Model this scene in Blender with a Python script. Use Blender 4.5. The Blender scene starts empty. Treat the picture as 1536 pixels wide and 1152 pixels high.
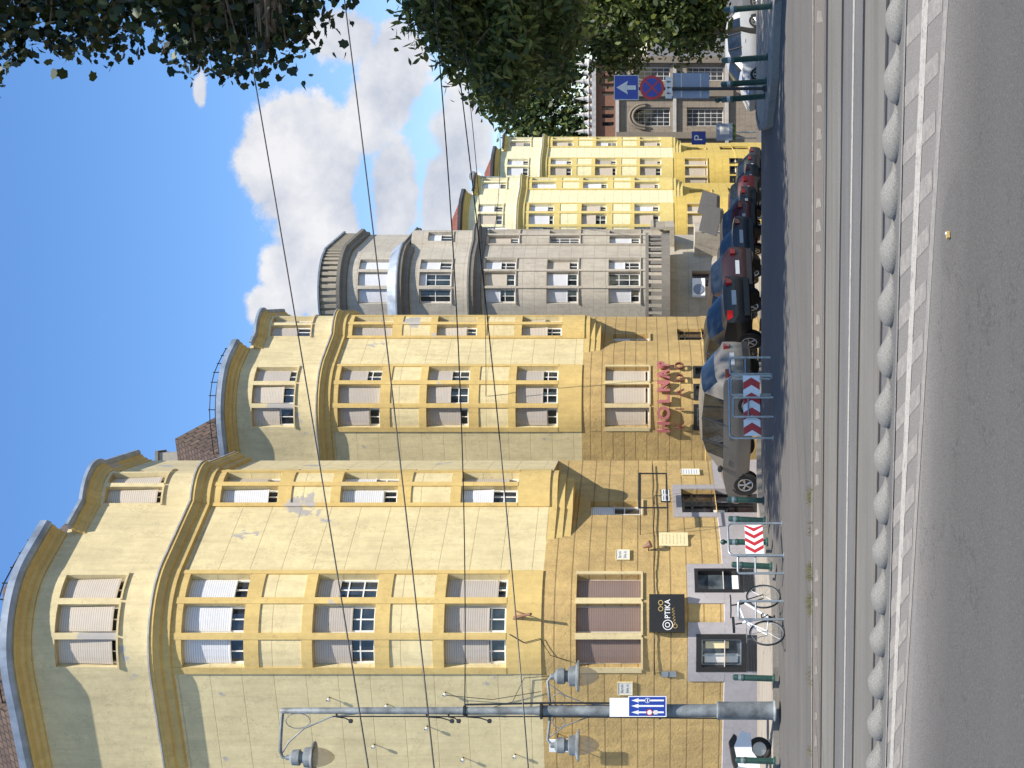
import bpy, bmesh, math, random, bisect
import numpy as np
from mathutils import Vector, Matrix
R = math.radians
random.seed(11)
rng = np.random.default_rng(5)
scene = bpy.context.scene
COL = scene.collection
F, VH, CZ = 2218.0, 965.0, 2.7          # focal length, horizon row, eye height: used to survey positions from the photograph
SUN_AZ, SUN_EL = 39.0, 60.0

def P(u, v, d):
    return Vector(((u-576)*d/F, d, CZ-(v-VH)*d/F))
def G(u, v, z=0.0):
    d = (CZ-z)*F/(v-VH)
    return Vector(((u-576)*d/F, d, z))
def zt(y):                                # the side street runs downhill beyond the junction
    if y < 32: return 0.0
    if y < 36: return -0.085*(y-32)**2/8
    if y < 118: return -0.17-0.085*(y-36)
    return -7.14

# ------------------------------------------------------------------ objects
def link(o, parent=None):
    COL.objects.link(o)
    if parent is not None: o.parent = parent
    return o
def tag(o, label=None, cat=None, group=None, kind=None):
    if label: o['label'] = label
    if cat: o['category'] = cat
    if group: o['group'] = group
    if kind: o['kind'] = kind
    return o
def thing(name, label, cat, loc=(0,0,0), rz=0.0, group=None):
    o = bpy.data.objects.new(name, None); o.empty_display_size = .3
    link(o); o.location = loc; o.rotation_euler = (0,0,rz)
    return tag(o, label, cat, group)
def copy_tree(o, parent=None):
    c = o.copy(); COL.objects.link(c)
    if parent is not None: c.parent = parent
    for ch in list(o.children): copy_tree(ch, c)
    return c

class MB:
    def __init__(s): s.v=[]; s.f=[]; s.uv=[]; s.has=False
    def face(s, pts, uv=None):
        n=len(s.v); s.v += [tuple(p) for p in pts]; s.f.append(tuple(range(n,n+len(pts))))
        if uv: s.has=True
        s.uv += (uv if uv else [(0,0)]*len(pts))
    def box(s, c, size, M=None):
        c=Vector(c); hx,hy,hz=[k/2 for k in size]
        M = M or Matrix.Identity(3)
        q=[c+M@Vector((x,y,z)) for x in(-hx,hx) for y in(-hy,hy) for z in(-hz,hz)]
        for a in ((0,1,3,2),(4,6,7,5),(0,4,5,1),(2,3,7,6),(0,2,6,4),(1,5,7,3)):
            s.face([q[i] for i in a])
        return s
    def tube(s, pts, r, n=8, cap=True):
        pts=[Vector(p) for p in pts]; m=len(pts)
        rr=r if isinstance(r,(list,tuple)) else [r]*m
        rings=[]; prev=None
        for i,p in enumerate(pts):
            t=(pts[min(i+1,m-1)]-pts[max(i-1,0)])
            if t.length<1e-9: t=Vector((0,0,1))
            t.normalize()
            if prev is None:
                a=Vector((0,0,1)) if abs(t.z)<.9 else Vector((1,0,0))
                x=t.cross(a).normalized()
            else:
                x=(prev-t*prev.dot(t)).normalized()
            prev=x; y=t.cross(x)
            rings.append([p+(x*math.cos(2*math.pi*k/n)+y*math.sin(2*math.pi*k/n))*rr[i] for k in range(n)])
        b=len(s.v)
        for rg in rings: s.v += [tuple(q) for q in rg]
        for i in range(m-1):
            for k in range(n):
                k2=(k+1)%n
                s.f.append((b+i*n+k,b+i*n+k2,b+(i+1)*n+k2,b+(i+1)*n+k)); s.uv += [(0,0)]*4
        if cap:
            s.f.append(tuple(b+k for k in reversed(range(n)))); s.uv += [(0,0)]*n
            s.f.append(tuple(b+(m-1)*n+k for k in range(n))); s.uv += [(0,0)]*n
        return s
    def lathe(s, prof, c, n=16, M=None):
        c=Vector(c); M=M or Matrix.Identity(3); b=len(s.v)
        for r,z in prof:
            for k in range(n):
                a=2*math.pi*k/n
                s.v.append(tuple(c+M@Vector((r*math.cos(a),r*math.sin(a),z))))
        for i in range(len(prof)-1):
            for k in range(n):
                k2=(k+1)%n
                s.f.append((b+i*n+k,b+i*n+k2,b+(i+1)*n+k2,b+(i+1)*n+k)); s.uv += [(0,0)]*4
        for i,rev in ((0,True),(len(prof)-1,False)):
            if prof[i][0]>1e-4:
                ks=list(range(n))
                if rev: ks.reverse()
                s.f.append(tuple(b+i*n+k for k in ks)); s.uv += [(0,0)]*n
        return s
    def prism(s, poly, ext):
        poly=[Vector(p) for p in poly]; e=Vector(ext)
        nn=Vector((0,0,0))
        for i in range(len(poly)): nn+=poly[i].cross(poly[(i+1)%len(poly)])
        if nn.dot(e)>0: poly.reverse()
        s.face(poly); s.face([p+e for p in reversed(poly)])
        for i in range(len(poly)):
            a=poly[i]; b=poly[(i+1)%len(poly)]
            s.face([b,a,a+e,b+e])
        return s
    def build(s, name, mat, parent=None, smooth=None, weld=True):
        me=bpy.data.meshes.new(name); me.from_pydata(s.v,[],s.f)
        if s.has:
            ul=me.uv_layers.new(name='UVMap'); ul.data.foreach_set('uv',[c for p in s.uv for c in p])
        if smooth is not None:
            bm=bmesh.new(); bm.from_mesh(me)
            if weld: bmesh.ops.remove_doubles(bm,verts=bm.verts,dist=1e-5)
            bmesh.ops.recalc_face_normals(bm,faces=bm.faces)
            bm.to_mesh(me); bm.free()
            me.shade_smooth(); me.set_sharp_from_angle(angle=R(smooth))
        for m in (mat if isinstance(mat,(list,tuple)) else [mat]): me.materials.append(m)
        o=bpy.data.objects.new(name,me)
        return link(o,parent)

def rotz(a): return Matrix.Rotation(a,3,'Z')
def basis(x, z=None):
    """3x3 with columns x (right), y (into), z (up) for an upright board facing -y"""
    x=Vector(x).normalized(); z=Vector(z or (0,0,1)).normalized(); y=z.cross(x)
    return Matrix((x,y,z)).transposed()

def text_mesh(txt, size, depth=.01, align='CENTER', bevel=0.0):
    cu=bpy.data.curves.new('lettering','FONT'); cu.body=txt; cu.size=size; cu.extrude=depth; cu.align_x=align; cu.align_y='CENTER'
    cu.bevel_depth=bevel
    o=bpy.data.objects.new('lettering',cu); COL.objects.link(o)
    dg=bpy.context.evaluated_depsgraph_get()
    me=bpy.data.meshes.new_from_object(o.evaluated_get(dg))
    bpy.data.objects.remove(o); bpy.data.curves.remove(cu)
    return me
def lettering(txt, size, mat, parent, loc, right=(1,0,0), depth=.006, name='lettering', sx=1.0, up=(0,0,1), align='CENTER'):
    me=text_mesh(txt,size,depth,align); me.materials.clear(); me.materials.append(mat)
    o=bpy.data.objects.new(name,me); link(o,parent)
    x=Vector(right).normalized(); z=Vector(up).normalized(); n=x.cross(z)   # text lies in x-z, faces n
    M=Matrix((x*sx, z, n)).transposed().to_4x4(); M.translation=Vector(loc)
    o.matrix_local=M
    return o

# ------------------------------------------------------------------ materials
class NT:
    def __init__(s,name):
        s.m=bpy.data.materials.new(name); s.m.use_nodes=True; s.t=s.m.node_tree
        s.b=s.t.nodes['Principled BSDF']
    def n(s,ty,**kw):
        x=s.t.nodes.new(ty)
        for k,v in kw.items():
            if hasattr(x,k): setattr(x,k,v)
            else: x.inputs[k].default_value=v
        return x
    def l(s,a,b): s.t.links.new(a,b)
    def ramp(s,fac,stops):
        r=s.n('ShaderNodeValToRGB'); e=r.color_ramp.elements
        while len(e)<len(stops): e.new(.5)
        for i,(p,c) in enumerate(stops):
            e[i].position=p; e[i].color=(*c,1) if len(c)==3 else c
        s.l(fac,r.inputs['Fac']); return r
    def mix(s,fac,a,b,mode='MIX'):
        x=s.n('ShaderNodeMix',data_type='RGBA',blend_type=mode)
        for sock,val in ((x.inputs[0],fac),(x.inputs[6],a),(x.inputs[7],b)):
            if hasattr(val,'is_linked'): s.l(val,sock)
            else: sock.default_value = val if isinstance(val,(int,float)) else (*val,1)
        return x.outputs[2]
    def noise(s,vec,scale,detail=4,rough=.6):
        x=s.n('ShaderNodeTexNoise',Scale=scale,Detail=detail,Roughness=rough)
        if vec is not None: s.l(vec,x.inputs['Vector'])
        return x.outputs['Fac']
    def mapping(s,vec,scale=(1,1,1)):
        x=s.n('ShaderNodeMapping'); x.inputs['Scale'].default_value=scale; s.l(vec,x.inputs['Vector']); return x.outputs[0]
    def bump(s,h,strength,dist=.02,prev=None):
        x=s.n('ShaderNodeBump',Strength=strength,Distance=dist); s.l(h,x.inputs['Height'])
        if prev is not None: s.l(prev,x.inputs['Normal'])
        return x.outputs[0]

def simple(name, col, rough=.6, metal=0.0, var=.12, scale=6.0, bump=0.0, coat=0.0, spec=.5):
    t=NT(name); b=t.b; b.inputs['Roughness'].default_value=rough; b.inputs['Metallic'].default_value=metal
    b.inputs['Coat Weight'].default_value=coat; b.inputs['Specular IOR Level'].default_value=spec
    co=t.n('ShaderNodeTexCoord').outputs['Object']
    n=t.noise(co,scale,5)
    lo=[c*(1-var) for c in col]; hi=[min(1,c*(1+var)) for c in col]
    r=t.ramp(n,[(.3,lo),(.7,hi)]); t.l(r.outputs[0],b.inputs['Base Color'])
    if bump: t.l(t.bump(t.noise(co,scale*8,3),bump,.01),b.inputs['Normal'])
    return t.m

def plaster(name, col, dirt, joint_w=1.1, joint_h=.53, joint=.35, rough_bump=.15, peel=.0, peel_col=(.34,.32,.29), streak=.5, mortar=.012, big=.25, off=0.5, speck=35):
    t=NT(name); b=t.b; b.inputs['Roughness'].default_value=.88; b.inputs['Specular IOR Level'].default_value=.25
    tc=t.n('ShaderNodeTexCoord'); uv=tc.outputs['UV']; ob=tc.outputs['Object']
    n1=t.noise(ob,.9,6,.65); n2=t.noise(ob,4.5,6,.7)
    st=t.noise(t.mapping(uv,(2.6,.28,1)),1.6,6,.7)
    c=t.mix(t.ramp(n1,[(.35,(0,0,0)),(.75,(big*2,)*3)]).outputs[0],col,dirt)
    c=t.mix(t.ramp(n2,[(.42,(0,0,0)),(.78,(.6,)*3)]).outputs[0],c,[k*.66 for k in col])
    c=t.mix(t.ramp(st,[(.46,(0,0,0)),(.8,(streak*1.25,)*3)]).outputs[0],c,dirt)
    h=None; nm=None
    k1=t.noise(ob,.85,7,.6); ab=t.n('ShaderNodeMath',operation='SUBTRACT'); t.l(k1,ab.inputs[0]); ab.inputs[1].default_value=.5
    ab2=t.n('ShaderNodeMath',operation='ABSOLUTE'); t.l(ab.outputs[0],ab2.inputs[0])
    c=t.mix(t.ramp(ab2.outputs[0],[(.0,(.5,)*3),(.0028,(0,0,0))]).outputs[0],c,[k*.5 for k in dirt])
    st2=t.noise(t.mapping(uv,(5.5,.16,1)),2.2,5,.75)
    c=t.mix(t.ramp(st2,[(.56,(0,0,0)),(.8,(streak*.8,)*3)]).outputs[0],c,[k*.62 for k in dirt])
    if joint>0:
        br=t.n('ShaderNodeTexBrick',offset=off,squash=1.0); t.l(uv,br.inputs['Vector'])
        br.inputs['Scale'].default_value=1.0; br.inputs['Brick Width'].default_value=joint_w; br.inputs['Row Height'].default_value=joint_h
        br.inputs['Mortar Size'].default_value=mortar; br.inputs['Mortar Smooth'].default_value=.3
        br.inputs['Color1'].default_value=(1,1,1,1); br.inputs['Color2'].default_value=(.9,.9,.9,1); br.inputs['Mortar'].default_value=(0,0,0,1)
        fac=br.outputs['Fac']
        mm=t.n('ShaderNodeMath',operation='MULTIPLY'); t.l(fac,mm.inputs[0]); mm.inputs[1].default_value=joint
        c=t.mix(mm.outputs[0],c,[k*.45 for k in dirt])
        inv=t.n('ShaderNodeMath',operation='SUBTRACT'); inv.inputs[0].default_value=1; t.l(fac,inv.inputs[1])
        nm=t.bump(inv.outputs[0],.6,.03)
    if peel>0:
        pn=t.noise(ob,.55,7,.62)
        c=t.mix(t.ramp(pn,[(1-peel-.01,(0,0,0)),(1-peel+.01,(1,1,1))]).outputs[0],c,peel_col)
    nm=t.bump(t.noise(ob,speck,5,.7),rough_bump,.02,nm)
    nm=t.bump(n2,rough_bump*.8,.06,nm)
    t.l(c,b.inputs['Base Color']); t.l(nm,b.inputs['Normal'])
    return t.m

def shutter_mat(name, col):
    t=NT(name); b=t.b; b.inputs['Roughness'].default_value=.55
    uv=t.n('ShaderNodeTexCoord').outputs['UV']
    w=t.n('ShaderNodeTexWave',wave_type='BANDS',bands_direction='Y',wave_profile='SAW'); w.inputs['Scale'].default_value=.31/.055*1.0; w.inputs['Distortion'].default_value=0
    t.l(uv,w.inputs['Vector'])
    r=t.ramp(w.outputs['Fac'],[(.0,[k*.30 for k in col]),(.28,col),(1.0,[min(1,k*1.06) for k in col])])
    n=t.noise(uv,3.0,4)
    c=t.mix(t.ramp(n,[(.4,(0,0,0)),(.9,(.5,)*3)]).outputs[0],r.outputs[0],[k*.7 for k in col])
    t.l(c,b.inputs['Base Color']); t.l(t.bump(w.outputs['Fac'],.5,.012),b.inputs['Normal'])
    return t.m

def glass_mat(name, col=(.02,.025,.03), rough=.04):
    t=NT(name); b=t.b; b.inputs['Roughness'].default_value=rough; b.inputs['Specular IOR Level'].default_value=.7
    co=t.n('ShaderNodeTexCoord').outputs['Object']
    r=t.ramp(t.noise(co,2.3,4),[(.35,[k*.5 for k in col]),(.7,[k*2.0 for k in col])]); t.l(r.outputs[0],b.inputs['Base Color'])
    t.l(t.bump(t.noise(co,1.3,1),.03,.05),b.inputs['Normal'])
    return t.m

def asphalt(name, c1, c2, speck=.35, crack=0.0, streaks=0.0):
    t=NT(name); b=t.b; b.inputs['Roughness'].default_value=.9; b.inputs['Specular IOR Level'].default_value=.3
    co=t.n('ShaderNodeTexCoord').outputs['Object']
    n=t.noise(co,.35,6,.65); c=t.mix(t.ramp(n,[(.3,(0,0,0)),(.7,(1,1,1))]).outputs[0],c1,c2)
    f=t.noise(co,55,3,.75); c=t.mix(t.ramp(f,[(.38,(speck,)*3),(.62,(0,0,0))]).outputs[0],c,[k*.35 for k in c1])
    g=t.noise(co,38,2,.6); c=t.mix(t.ramp(g,[(.6,(0,0,0)),(.75,(speck,)*3)]).outputs[0],c,[min(1,k*1.9) for k in c2])
    if streaks:
        s_=t.noise(t.mapping(co,(.06,2.2,1)),1.4,5,.7)
        c=t.mix(t.ramp(s_,[(.42,(0,0,0)),(.75,(streaks,)*3)]).outputs[0],c,[k*.5 for k in c1])
    if crack:
        v=t.n('ShaderNodeTexVoronoi',feature='DISTANCE_TO_EDGE'); v.inputs['Scale'].default_value=.45
        wv=t.n('ShaderNodeVectorMath',operation='ADD'); t.l(co,wv.inputs[0])
        nn=t.n('ShaderNodeTexNoise',Scale=1.2,Detail=5.0); t.l(co,nn.inputs['Vector']); t.l(nn.outputs['Color'],wv.inputs[1])
        t.l(wv.outputs[0],v.inputs['Vector'])
        c=t.mix(t.ramp(v.outputs['Distance'],[(.004,(crack,)*3),(.012,(0,0,0))]).outputs[0],c,[k*.3 for k in c1])
    t.l(c,b.inputs['Base Color']); t.l(t.bump(f,.5,.012),b.inputs['Normal'])
    return t.m

def paint_mark(name, col, under, wear=.5, scale=7):
    t=NT(name); b=t.b; b.inputs['Roughness'].default_value=.75
    co=t.n('ShaderNodeTexCoord').outputs['Object']
    n=t.noise(co,scale,7,.75)
    c=t.mix(t.ramp(n,[(wear-.06,(0,0,0)),(wear+.08,(1,1,1))]).outputs[0],under,col)
    f=t.noise(co,60,2,.7); c=t.mix(t.ramp(f,[(.35,(.5,)*3),(.55,(0,0,0))]).outputs[0],c,[k*.5 for k in under])
    t.l(c,b.inputs['Base Color']); return t.m

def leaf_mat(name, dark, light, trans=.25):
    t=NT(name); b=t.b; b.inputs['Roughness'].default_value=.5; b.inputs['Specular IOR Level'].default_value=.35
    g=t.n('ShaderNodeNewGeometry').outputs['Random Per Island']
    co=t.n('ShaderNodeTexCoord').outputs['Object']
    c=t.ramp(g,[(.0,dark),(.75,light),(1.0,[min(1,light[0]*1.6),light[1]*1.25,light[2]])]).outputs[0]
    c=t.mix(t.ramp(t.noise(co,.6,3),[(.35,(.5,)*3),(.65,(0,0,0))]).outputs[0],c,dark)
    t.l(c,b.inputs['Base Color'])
    tr=t.n('ShaderNodeBsdfTranslucent'); t.l(c,tr.inputs['Color'])
    mx=t.n('ShaderNodeMixShader'); mx.inputs[0].default_value=trans
    out=t.t.nodes['Material Output']; t.l(b.outputs[0],mx.inputs[1]); t.l(tr.outputs[0],mx.inputs[2]); t.l(mx.outputs[0],out.inputs[0])
    return t.m

def tile_mat(name, col):
    t=NT(name); b=t.b; b.inputs['Roughness'].default_value=.85
    uv=t.n('ShaderNodeTexCoord').outputs['UV']
    br=t.n('ShaderNodeTexBrick',offset=.5); t.l(uv,br.inputs['Vector'])
    br.inputs['Scale'].default_value=1; br.inputs['Brick Width'].default_value=.22; br.inputs['Row Height'].default_value=.2
    br.inputs['Mortar Size'].default_value=.018; br.inputs['Color1'].default_value=(*col,1); br.inputs['Color2'].default_value=(*[k*.5 for k in col],1)
    br.inputs['Mortar'].default_value=(*[k*.15 for k in col],1); br.inputs['Bias'].default_value=-.2
    c=t.mix(t.ramp(t.noise(uv,2.2,6),[(.4,(0,0,0)),(.7,(.6,)*3)]).outputs[0],br.outputs['Color'],[k*.4 for k in col])
    t.l(c,b.inputs['Base Color']); t.l(t.bump(br.outputs['Fac'],-.7,.03),b.inputs['Normal'])
    return t.m

PALE=(.75,.63,.355); YEL=(.67,.49,.185)
M={}
M['pale']=plaster('pale_yellow_plaster',PALE,(.46,.37,.21),40,.78,.30,.16,.36,(.40,.37,.33),streak=.5)
M['top']=plaster('top_storey_plaster',(.70,.585,.33),(.44,.36,.21),9,3.0,0,.16,.37,(.42,.39,.35),streak=.55)
M['yellow']=plaster('yellow_trim_plaster',YEL,(.42,.29,.12),1,1,0,.12,.37,(.44,.40,.36),streak=.4)
M['rust']=plaster('ochre_block_plaster',(.59,.41,.165),(.33,.23,.105),60,.405,.55,.55,.0,streak=.6,mortar=.02,big=.45,speck=16)
M['plinth']=plaster('grey_plinth_plaster',(.40,.37,.37),(.29,.265,.26),4,3,0,.1,streak=.35)
M['cream_trim']=plaster('cream_mullion_plaster',(.66,.54,.30),(.45,.36,.2),4,4,0,.12)
M['pale2']=plaster('light_lemon_plaster',(.80,.74,.47),(.62,.56,.35),1.6,.55,.16,.06,streak=.25,big=.12)
M['yellow2']=plaster('bright_yellow_plaster',(.68,.54,.20),(.5,.39,.15),1.6,.55,0,.06,streak=.25,big=.12)
M['rust2']=plaster('bright_yellow_block_plaster',(.66,.48,.13),(.5,.35,.1),1.2,.55,.25,.06,streak=.25,big=.15)
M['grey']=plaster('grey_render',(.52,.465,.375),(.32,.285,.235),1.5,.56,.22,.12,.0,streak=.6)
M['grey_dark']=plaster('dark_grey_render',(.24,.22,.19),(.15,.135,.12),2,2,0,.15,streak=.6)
M['lead']=simple('lead_flashing',(.40,.38,.36),.55,.2,.3,3)
M['gutter']=simple('zinc_gutter',(.30,.34,.39),.5,.3,.3,2)
M['gutter_dark']=simple('dark_gutter',(.07,.06,.06),.4,.3,.2,2)
M['tile_brown']=tile_mat('brown_roof_tile',(.13,.085,.06))
M['tile_red']=tile_mat('red_roof_tile',(.30,.10,.06))
M['sh_white']=shutter_mat('white_roller_shutter',(.74,.74,.76))
M['sh_beige']=shutter_mat('beige_roller_shutter',(.52,.46,.40))
M['sh_tan']=shutter_mat('tan_roller_shutter',(.60,.52,.42))
M['sh_brown']=shutter_mat('brown_roller_shutter',(.25,.175,.145))
M['frame_white']=simple('white_window_paint',(.72,.70,.66),.5,0,.12,5)
M['frame_brown']=simple('brown_window_paint',(.20,.10,.06),.5,0,.15,5)
M['frame_black']=simple('black_shop_frame',(.015,.014,.015),.3,0,.2,5)
M['glass']=glass_mat('window_glass')
M['shopglass']=glass_mat('shop_glass',(.06,.075,.085),.05)
M['carglass']=glass_mat('car_glass',(.012,.016,.02),.03)
M['steel']=simple('galvanised_steel',(.36,.39,.41),.42,.7,.18,9)
M['lamp_paint']=simple('grey_blue_lamp_paint',(.195,.212,.215),.6,.2,.55,3.2,.25)
M['iron']=simple('dark_iron',(.03,.032,.035),.5,.4,.2,9)
M['green']=simple('dark_green_bollard_paint',(.022,.062,.048),.4,0,.3,9)
M['wire']=simple('black_cable',(.012,.012,.014),.5,0,.1,3)
M['white']=simple('white_paint',(.80,.80,.79),.4,0,.06,4)
M['cream']=simple('cream_plate',(.72,.62,.36),.5,0,.08,9)
M['plate']=simple('off_white_plate',(.66,.64,.58),.5,0,.08,9)
M['black']=simple('black_board',(.012,.011,.012),.28,0,.2,6)
M['red']=simple('sign_red',(.46,.022,.03),.4,0,.08,9)
M['blue']=simple('sign_blue',(.012,.045,.30),.35,0,.08,9)
M['panel_grey']=simple('blue_grey_panel',(.22,.26,.34),.45,.2,.1,4)
M['letter_pink']=simple('dusty_red_letter',(.36,.12,.115),.6,0,.12,9)
M['letter_brown']=simple('rust_brown_letter',(.15,.045,.03),.6,0,.12,9)
M['gold']=simple('gold_lettering',(.55,.38,.14),.4,.3,.1,9)
M['ink']=simple('dark_ink',(.05,.05,.055),.6,0,.1,9)
M['globe']=simple('milky_lamp_globe',(.62,.58,.46),.15,0,.05,4)
M['tyre']=simple('tyre_rubber',(.012,.012,.012),.75,0,.2,9)
M['rim']=simple('alloy_rim',(.42,.42,.42),.35,.8,.1,9)
M['taillight']=simple('red_tail_light',(.16,.008,.008),.15,0,.1,9,coat=.6)
M['headlight']=simple('clear_headlight',(.40,.42,.44),.1,.3,.1,9,coat=.6)
M['blacktrim']=simple('black_plastic',(.015,.015,.016),.45,0,.2,9)
M['concrete']=asphalt('track_concrete',(.140,.132,.115),(.178,.168,.147),.25,0,.6)
M['block']=asphalt('cast_block_concrete',(.17,.163,.147),(.26,.25,.225),.5)
M['asphalt']=asphalt('worn_grey_asphalt',(.112,.104,.095),(.142,.132,.120),.45,0,.45)
M['asphalt_track']=asphalt('track_bed_asphalt',(.122,.119,.114),(.148,.144,.138),.35,0,.5)
M['asphalt_dark']=asphalt('dark_lane_asphalt',(.115,.11,.105),(.14,.134,.127),.45,.0)
M['asphalt_mid']=asphalt('hatched_lane_asphalt',(.175,.161,.146),(.215,.199,.181),.45)
M['pave']=asphalt('pale_pavement',(.30,.262,.21),(.37,.33,.27),.25,.5,.35)
M['kerbstone']=asphalt('kerb_granite',(.22,.20,.17),(.32,.29,.25),.4,.4,.3)
M['edging']=asphalt('pinkish_edging',(.135,.119,.102),(.168,.148,.128),.4)
M['railsteel']=simple('rail_steel',(.30,.28,.27),.3,.85,.2,4)
M['groove']=simple('rail_groove',(.012,.011,.012),.8,0,.2,6)
M['linewhite']=paint_mark('white_line_paint',(.37,.347,.303),(.18,.168,.15),.40)
M['lineworn']=paint_mark('worn_line_paint',(.265,.241,.205),(.205,.188,.17),.5)
M['lineyellow']=paint_mark('yellowed_line_paint',(.25,.222,.182),(.165,.15,.13),.49)
M['bark']=simple('plane_bark',(.16,.125,.085),.9,0,.4,3,.6)
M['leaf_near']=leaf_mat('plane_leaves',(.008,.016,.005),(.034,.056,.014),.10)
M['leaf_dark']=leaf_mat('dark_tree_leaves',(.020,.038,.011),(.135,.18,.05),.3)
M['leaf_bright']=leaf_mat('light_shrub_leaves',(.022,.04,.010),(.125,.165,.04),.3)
M['stone']=plaster('gothic_stone',(.30,.25,.19),(.16,.13,.10),1.1,.5,.3,.15,streak=.6)
M['stone_light']=plaster('gothic_pale_stone',(.50,.47,.43),(.3,.28,.25),1.1,.5,.0,.15,streak=.5)
M['brick']=plaster('gothic_brick',(.26,.13,.085),(.17,.09,.06),.25,.075,.35,.1,streak=.4)
M['door_glass']=glass_mat('door_glass',(.03,.022,.02),.06)
M['wood']=shutter_mat('orange_wood_blind',(.42,.21,.06))
M['awning']=simple('grey_awning_cloth',(.05,.048,.045),.8,0,.12,3)
M['grass']=simple('dry_weeds',(.14,.13,.05),.8,0,.3,20)

def dark_lane_mat():
    t=NT('dark_lane_asphalt'); b=t.b; b.inputs['Roughness'].default_value=.92; b.inputs['Specular IOR Level'].default_value=.25
    tc=t.n('ShaderNodeTexCoord'); co=tc.outputs['Object']; sp=t.n('ShaderNodeSeparateXYZ'); t.l(tc.outputs['UV'],sp.inputs[0])
    n=t.noise(co,.5,6,.7); ad=t.n('ShaderNodeMath',operation='MULTIPLY_ADD'); t.l(n,ad.inputs[0]); ad.inputs[1].default_value=.10; t.l(sp.outputs['Y'],ad.inputs[2])
    c=t.ramp(ad.outputs[0],[(.05,(.20,.184,.166)),(.14,(.142,.131,.118)),(.26,(.100,.094,.086)),(1,(.093,.087,.080))]).outputs[0]
    k1=t.noise(co,.30,6,.62); ab=t.n('ShaderNodeMath',operation='SUBTRACT'); t.l(k1,ab.inputs[0]); ab.inputs[1].default_value=.52
    ab2=t.n('ShaderNodeMath',operation='ABSOLUTE'); t.l(ab.outputs[0],ab2.inputs[0])
    c=t.mix(t.ramp(ab2.outputs[0],[(.0,(.55,)*3),(.0022,(0,0,0))]).outputs[0],c,(.04,.038,.036))
    pt=t.noise(co,.22,3,.4); c=t.mix(t.ramp(pt,[(.60,(0,0,0)),(.61,(.35,)*3)]).outputs[0],c,(.085,.082,.078))
    f=t.noise(co,55,3,.75); c=t.mix(t.ramp(f,[(.38,(.5,)*3),(.62,(0,0,0))]).outputs[0],c,(.03,.03,.028))
    g=t.noise(co,34,2,.6); c=t.mix(t.ramp(g,[(.58,(0,0,0)),(.75,(.45,)*3)]).outputs[0],c,(.17,.165,.155))
    w=t.noise(t.mapping(co,(.05,.7,1)),1.0,4,.6); c=t.mix(t.ramp(w,[(.45,(0,0,0)),(.75,(.4,)*3)]).outputs[0],c,(.10,.097,.09))
    t.l(c,b.inputs['Base Color']); t.l(t.bump(f,.6,.012),b.inputs['Normal']); return t.m
M['asphalt_dark']=dark_lane_mat()
def globe_mat():
    t=NT('clear_lamp_globe'); b=t.b; b.inputs['Base Color'].default_value=(.75,.66,.5,1); b.inputs['Roughness'].default_value=.15
    tr=t.n('ShaderNodeBsdfTransparent'); tr.inputs[0].default_value=(.9,.84,.74,1); mx=t.n('ShaderNodeMixShader'); mx.inputs[0].default_value=.38
    out=t.t.nodes['Material Output']; t.l(tr.outputs[0],mx.inputs[1]); t.l(b.outputs[0],mx.inputs[2]); t.l(mx.outputs[0],out.inputs[0]); return t.m
M['globe']=globe_mat()
M['tail_lit']=simple('bright_red_tail_light',(.60,.015,.012),.15,0,.1,9,coat=.6)
M['number_plate']=simple('number_plate_white',(.42,.44,.47),.4,0,.1,9)
M['rib']=plaster('weathered_parapet_rib',(.36,.315,.235),(.22,.19,.15),4,4,0,.12)
# ------------------------------------------------------------------ plan paths and swept building pieces
class Path:
    def __init__(s, pts, origin):
        s.pts=[Vector(p) for p in pts]; n=len(pts)
        acc=[0.0]
        for i in range(1,n): acc.append(acc[-1]+(s.pts[i]-s.pts[i-1]).length)
        s.s=[a-acc[origin] for a in acc]
        s.m=[]
        for i in range(n):
            nr=[]
            for j in (i-1,i):
                if 0<=j<n-1:
                    t=(s.pts[j+1]-s.pts[j]).normalized(); nr.append(Vector((t.y,-t.x)))
            if len(nr)==2:
                a=(nr[0]+nr[1]).normalized(); c=max(.45,a.dot(nr[0])); s.m.append(a/c)
            else: s.m.append(nr[0])
    def p(s, q, o, z):
        i=min(max(bisect.bisect_right(s.s,q)-1,0),len(s.s)-2)
        f=(q-s.s[i])/(s.s[i+1]-s.s[i])
        a=s.pts[i]+s.m[i]*o; b=s.pts[i+1]+s.m[i+1]*o
        c=a+(b-a)*f
        return Vector((c.x,c.y,z))
    def tangent(s,q):
        e=.02; a=s.p(q-e,0,0); b=s.p(q+e,0,0); return (b-a).normalized()
    def cuts(s,a,b,step=None):
        r=[a]+[q for q in s.s if a+1e-4<q<b-1e-4]+[b]
        return r

def sweep(mb, path, s0, s1, prof, cap=True):
    cs=path.cuts(s0,s1)
    for i in range(len(cs)-1):
        for k in range(len(prof)-1):
            (oa,za),(ob,zb)=prof[k],prof[k+1]
            a,b=cs[i],cs[i+1]
            mb.face([path.p(a,oa,za),path.p(b,oa,za),path.p(b,ob,zb),path.p(a,ob,zb)],
                    [(a,za+oa),(b,za+oa),(b,zb+ob),(a,zb+ob)])
    if cap:
        mb.face([path.p(s0,o,z) for o,z in reversed(prof)],[(s0+o,z) for o,z in reversed(prof)])
        mb.face([path.p(s1,o,z) for o,z in prof],[(s1+o,z) for o,z in prof])
def sbox(mb, path, s0, s1, o0, o1, z0, z1):
    sweep(mb,path,s0,s1,[(o0,z0),(o1,z0),(o1,z1),(o0,z1),(o0,z0)],cap=False)
    for q,rev in ((s0,True),(s1,False)):
        pr=[(o0,z0),(o1,z0),(o1,z1),(o0,z1)]
        if rev: pr.reverse()
        mb.face([path.p(q,o,z) for o,z in pr],[(q+o,z) for o,z in pr])
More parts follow.
